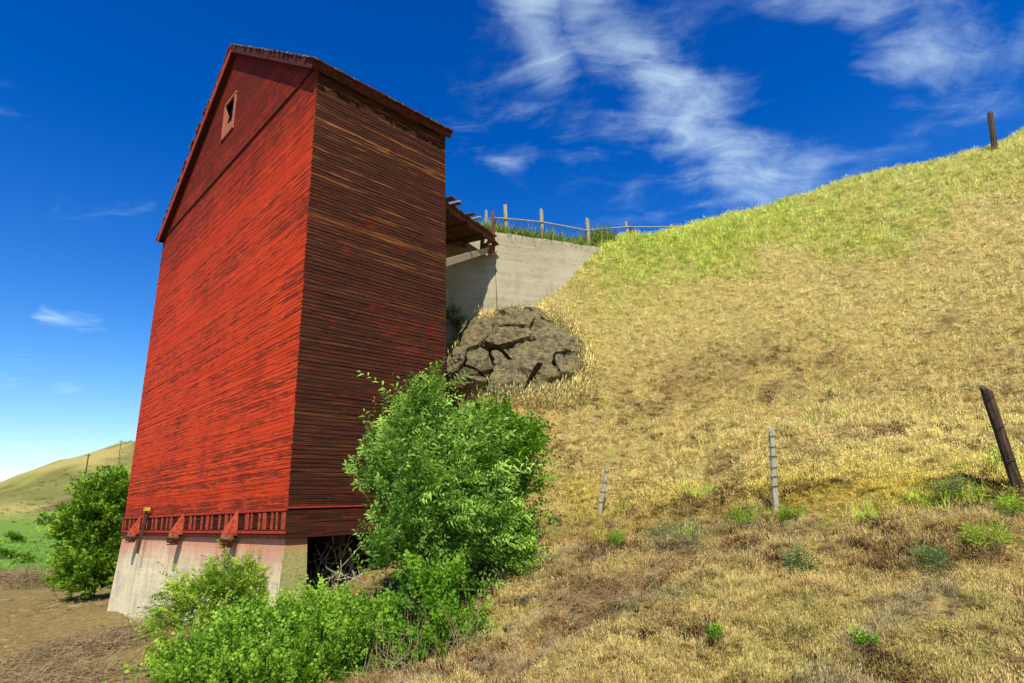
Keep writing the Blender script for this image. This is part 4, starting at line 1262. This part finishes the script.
def tuft(nm, nb, h, spread_, bend, wd, seed, coll, flat_=0.0, seedhead=False):
    r_ = np.random.default_rng(seed); V, Fc, lv = [], [], []
    for k in range(nb):
        a = r_.uniform(0, 2 * math.pi); q = spread_ * math.sqrt(r_.random()); p = np.array([q * math.cos(a), q * math.sin(a), -.03])
        az = a + r_.normal(0, .9); L_ = h * r_.uniform(.5, 1.2); tilt = r_.uniform(.05, bend) + flat_
        d = np.array([math.cos(az), math.sin(az), 0]); sd_ = np.array([-math.sin(az), math.cos(az), 0]); ww = wd * r_.uniform(.6, 1.3)
        p1 = p + d * L_ * .45 * math.sin(tilt) + ZZ * L_ * .5 * math.cos(tilt * .8); p2 = p1 + d * L_ * .5 * math.sin(min(tilt * 2.0, 1.9)) + ZZ * L_ * .5 * math.cos(min(tilt * 2.0, 1.9))
        o = len(V)
        V += [p - sd_ * ww, p + sd_ * ww, p1 + sd_ * ww * .8, p1 - sd_ * ww * .8, p2]
        Fc += [(o, o + 1, o + 2), (o, o + 2, o + 3), (o + 3, o + 2, o + 4)]
        b = np.clip(r_.normal(.5, .22), 0, 1.2); lv += [b * .7, b * .7, b, b, b * 1.15]
        if seedhead and r_.random() < .7:
            o = len(V); s_ = ww * 1.7; e = p2 - p1; e /= np.linalg.norm(e)
            V += [p2 - e * .02, p2 + sd_ * s_ + e * .04, p2 + e * .10, p2 - sd_ * s_ + e * .04]; Fc += [(o, o + 1, o + 2), (o, o + 2, o + 3)]; lv += [b * 1.2] * 4
    me = arrays_mesh(nm, np.array(V), np.array(Fc), M['grass'], np.array(lv)); o = bpy.data.objects.new(nm, me); coll.objects.link(o)


def tuftset(key, specs):
    c = bpy.data.collections.new(key)
    for i, sp in enumerate(specs): tuft('%s_%d' % (key, i), *sp[:5], sp[5], c, *sp[6:])
    TC[key] = (c, len(specs))


tuftset('dry_tufts', [(26, .30, .16, .7, .007, 1, 0, True), (30, .24, .18, .9, .007, 2, 0, False), (24, .36, .15, .6, .006, 3, 0, True), (28, .26, .2, 1.0, .008, 4, .15, False)])
tuftset('matted_tufts', [(30, .26, .2, .6, .008, 5, .75, False), (32, .30, .22, .5, .009, 6, .9, False), (26, .22, .18, .8, .008, 7, .6, False)])
tuftset('green_tufts', [(44, .30, .14, .7, .0055, 8), (48, .24, .15, .9, .0055, 9), (40, .36, .13, .6, .005, 10)])


def scatter(name, label, P, tint, scl, key, tilt=.25):
    n_ = len(P); c, k = TC[key]
    me = bpy.data.meshes.new(name); me.vertices.add(n_); me.vertices.foreach_set('co', np.asarray(P, np.float32).ravel())
    def put(nm, typ, f, d):
        a = me.attributes.new(nm, typ, 'POINT'); a.data.foreach_set(f, d)
    put('tint', 'FLOAT_COLOR', 'color', np.c_[tint, np.ones(n_)].astype(np.float32).ravel())
    put('scl', 'FLOAT', 'value', scl.astype(np.float32)); put('var', 'INT', 'value', rng.integers(0, k, n_).astype(np.int32))
    put('rot', 'FLOAT_VECTOR', 'vector', np.c_[rng.normal(0, tilt, n_), rng.normal(0, tilt, n_), rng.uniform(0, 6.28, n_)].astype(np.float32).ravel())
    o = link(name, me); tag(o, label, kind='stuff')
    g = bpy.data.node_groups.new(name, 'GeometryNodeTree')
    g.interface.new_socket('Geometry', in_out='INPUT', socket_type='NodeSocketGeometry'); g.interface.new_socket('Geometry', in_out='OUTPUT', socket_type='NodeSocketGeometry')
    gi, go = g.nodes.new('NodeGroupInput'), g.nodes.new('NodeGroupOutput'); ip = g.nodes.new('GeometryNodeInstanceOnPoints')
    ci = g.nodes.new('GeometryNodeCollectionInfo'); ci.inputs[0].default_value = c; ci.inputs['Separate Children'].default_value = True; ci.inputs['Reset Children'].default_value = True
    def na(nm, typ):
        q = g.nodes.new('GeometryNodeInputNamedAttribute'); q.data_type = typ; q.inputs['Name'].default_value = nm; return q.outputs['Attribute']
    er = g.nodes.new('FunctionNodeEulerToRotation')
    L_ = g.links.new
    L_(gi.outputs[0], ip.inputs['Points']); L_(ci.outputs[0], ip.inputs['Instance']); ip.inputs['Pick Instance'].default_value = True
    L_(na('var', 'INT'), ip.inputs['Instance Index']); L_(na('rot', 'FLOAT_VECTOR'), er.inputs[0]); L_(er.outputs[0], ip.inputs['Rotation']); L_(na('scl', 'FLOAT'), ip.inputs['Scale'])
    L_(ip.outputs[0], go.inputs[0])
    md = o.modifiers.new('scatter', 'NODES'); md.node_group = g
    return o


def sample(n_, d0, d1, x0=-.55, x1=1.25):
    """points over the hill, thinner with distance"""
    y = d0 * (d1 / d0) ** rng.random(n_); x = y * rng.uniform(x0, x1, n_) + rng.normal(0, .3, n_)
    z = terrain(x, y); return x, y, z


def keep_off(x, y):
    q = np.stack([x, y], -1) - C0[:2]; s = q @ UU[:2]; l = q @ VV[:2]
    ok = ~((s > -.3) & (s < WID + .6) & (l > -.7) & (l < LEN + .3))
    for (cx_, cy_, r_) in ROCKS:
        ok &= np.hypot(x - cx_, y - cy_) > r_
    return ok


def tints(lush, brown, strip, dirt, n_, x_, y_, z_):
    N_ = len(lush); c = np.zeros((N_, 3)) + np.array((0.74, 0.60, 0.20))
    c = mixc(c, np.clip(sstep(n_, -.05, .2) * .6 + .5 * sstep(z_, 5, 9), 0, .8), (0.80, 0.68, 0.30)); c = mixc(c, brown * .8, (0.46, 0.33, 0.13))
    c = mixc(c, lush * .85, (0.68, 0.76, 0.13)); c = mixc(c, strip * .8, (0.66, 0.52, 0.06))
    fg = sstep(-z_, -1.9, -1.2)
    c = mixc(c, fg * .65, (0.40, 0.275, 0.10))
    c = mixc(c, fg * sstep(fbm(x_, y_, .7, 4, 131), .50, .62) * .7, (0.38, 0.25, 0.09)); c = mixc(c, fg * sstep(fbm(x_, y_, .55, 4, 137), .54, .66) * .5, (0.38, 0.34, 0.09)); c = mixc(c, fg * sstep(fbm(x_, y_, .9, 4, 139), .54, .64) * .7, (0.30, 0.23, 0.13))
    return c * rng.uniform(.72, 1.22, (N_, 1)) * (1 + rng.normal(0, .05, (N_, 3)))


for key, nm, lab, cnt, sc in (('dry_tufts', 'dry_grass', 'dry golden grass covering the hillside', 105000, .54), ('matted_tufts', 'matted_grass', 'flattened brown grass matted over the hillside', 100000, .54)):
    x, y, z = sample(cnt, 3.4, 31)
    lu, br, st, di, fi, n_, n2_ = zone(x, y, z)
    pr = (1 - .93 * di) * ((1 - .85 * br) if key == 'dry_tufts' else (.5 + .1 * br) * (1 - .8 * lu)); ok = (rng.random(cnt) < pr) & keep_off(x, y)
    x, y, z = x[ok], y[ok], z[ok]
    tn = tints(lu[ok], br[ok], st[ok], di[ok], n2_[ok], x, y, z)
    scatter(nm, lab, np.c_[x, y, z], tn, sc * rng.uniform(.55, 1.3, len(x)) * (.42 + .5 * sstep(y, 5.5, 14)) * (1 + .35 * lu[ok]), key)
x, y, z = sample(60000, 4, 29)
lu, br, st, di, fi, n_, n2_ = zone(x, y, z)
ok = (rng.random(len(x)) < sstep(fbm(x, y, 1.5, 4, 151), .50, .60) * (1 - lu) * (1 - .7 * di) * np.clip(sstep(n_, -.12, .06) + .4 * (z < .6), 0, 1) * (1 - .9 * sstep(z - .22 * x, 3.6, 6.0))) & keep_off(x, y)
scatter('dead_clumps', 'dark dead weed clumps dotted over the dry slope', np.c_[x, y, z][ok], np.array((.16, .095, .04)) * rng.uniform(.5, 1.5, (ok.sum(), 1)), rng.uniform(.3, .75, ok.sum()), 'matted_tufts')
x, y, z = sample(46000, 4, 31)
lu, br, st, di, fi, n_, n2_ = zone(x, y, z)
patch = sstep(fbm(x, y, .8, 3, 91), .55, .68)
ok = (rng.random(len(x)) < (lu * .8 + (st * .3 * patch + .012 * patch) * (y > 8.5)) * (1 - di)) & keep_off(x, y)
gc = np.zeros((ok.sum(), 3)) + np.array((0.40, 0.52, 0.06)); gc = mixc(gc, sstep(n2_[ok], -.2, .2) * lu[ok], (0.64, 0.70, 0.12)); gc *= rng.uniform(.7, 1.25, (len(gc), 1))
scatter('green_grass', 'fresh yellow green grass along the top of the slope and in patches', np.c_[x, y, z][ok], gc, rng.uniform(.55, 1.15, ok.sum()), 'green_tufts')
# straw crowding the foot and rim of the outcrop, and scrub on the far hill
po = ground_hit(517, 352, 12, 21.4); ao = slope_axes(po); th = rng.uniform(0, 6.283, 1500); kk = rng.uniform(.88, 1.22, 1500)
X = po[0] + ao[0][0] * 2.1 * kk * np.cos(th) + ao[1][0] * 2.6 * kk * np.sin(th); Y = po[1] + ao[0][1] * 2.1 * kk * np.cos(th) + ao[1][1] * 2.6 * kk * np.sin(th)
ok = Y < 21.2
scatter('rim_grass', 'long dry straw around the rock outcrop', np.c_[X, Y, terrain(X, Y)][ok], np.array((.70, .56, .20)) * rng.uniform(.6, 1.2, (ok.sum(), 1)), rng.uniform(.7, 1.6, ok.sum()), 'dry_tufts')
X = rng.uniform(-340, -120, 2600); Y = rng.uniform(200, 400, 2600); Z = terrain(X, Y)
ok = (rng.random(2600) < sstep(fbm(X, Y, .03, 4, 161), .44, .62)) & (Z > -.5)
scatter('hill_scrub', 'dark scrub dotted over the far hill', np.c_[X, Y, Z][ok], np.array((.14, .15, .05)) * rng.uniform(.6, 1.6, (ok.sum(), 1)), rng.uniform(2.0, 6.5, ok.sum()), 'matted_tufts')
X = rng.uniform(-130, -20, 5000); Y = rng.uniform(44, 190, 5000); ok = (X / Y > -1.1)
scatter('field_grass', 'tufts of green crop in the distant field', np.c_[X, Y, terrain(X, Y)][ok], np.array((.22, .40, .06)) * rng.uniform(.6, 1.3, (ok.sum(), 1)), rng.uniform(1.0, 2.6, ok.sum()), 'green_tufts')
# grass on the shelf behind the wall, and field edge grass on the dirt
q = rng.random(900) * 6.2 - .5; w_ = rng.uniform(.42, 1.3, 900); X = A_W[0] + WDIR[0] * q + WNRM[0] * w_; Y = A_W[1] + WDIR[1] * q + WNRM[1] * w_
scatter('wall_top_grass', 'green grass growing along the top of the concrete wall', np.c_[X, Y, terrain(X, Y)], np.array((.30, .40, .06)) * rng.uniform(.6, 1.2, (900, 1)), rng.uniform(1.4, 3.0, 900), 'green_tufts')
x = rng.uniform(-24, 1, 26000); y = rng.uniform(6, 34, 26000); z = terrain(x, y); lu, br, st, di, fi, n_, n2_ = zone(x, y, z)
ok = (rng.random(26000) < sstep(fbm(x, y, .5, 3, 95), .38, .62) * .6) & keep_off(x, y) & (z < 0.2)
scatter('dirt_weeds', 'sparse dry weeds on the bare dirt', np.c_[x, y, z][ok], np.where(rng.random((ok.sum(), 1)) < .12, np.array((.22, .30, .05)), np.array((.40, .29, .13))) * rng.uniform(.6, 1.2, (ok.sum(), 1)), rng.uniform(.25, .6, ok.sum()), 'matted_tufts')

# weed clumps one can count
for k, (px_, py_, r_, mt, lab) in enumerate(((745, 527, .26, L_fern, 'bright green grassy weed just left of the silver grey post'), (786, 522, .22, L_fern, 'green weed at the foot of the silver grey post'), (616, 548, .2, L_fern, 'green weed below the short leaning post'),
        (690, 552, .42, L_sage, 'grey green sagebrush clump between the two grey posts'), (935, 572, .22, L_sage, 'yellow green leafy weed in the grass below the dark leaning post'), (992, 552, .24, L_fern, 'dark green thistle at the right edge below the dark leaning post'),
        (714, 640, .08, L_bramble, 'small green rosette in the dry grass near the bottom'), (865, 648, .08, L_bramble, 'small leafy weed in the brown foreground grass'), (1012, 520, .25, L_fern, 'green grass clump beside the foot of the dark leaning post'),
        (660, 545, .25, L_sage, 'pale green weed left of the sagebrush clump'), (808, 575, .2, L_sage, 'dull green weed below the silver grey post'), (950, 500, .3, L_sage, 'tall green weed patch left of the dark leaning post'))):
    p = ground_hit(px_, py_, 3.5, 25)
    thin = mt is not L_bramble
    bush('weed', p, [(p + ZZ * r_ * .2, (r_ * .85, r_ * .85, r_ * .3), 1)], 70 if thin else 34, mt, lab, leaf=(.10, .006) if thin else (.035, .011), tl=r_ * (.7 if thin else .9), nl=6, cat='weed', group='weeds on the slope', stems=4, srad=.004, up=1.5 if thin else .8, fill=.1)
for k, (px_, py_, rx_, n_, lab) in enumerate(((700, 562, .8, 200, 'dark dead weed stalks beside the sagebrush clump'), (610, 610, .9, 260, 'flattened dead stems on the dirt below the short leaning post'))):
    p = ground_hit(px_, py_, 3.5, 25); brush('dead_weeds', lab, p, rx_, rx_ * .8, .16, n_, .0045, cat='dead weeds', upb=.5, parts='stalks', mat=M['drystalk'])
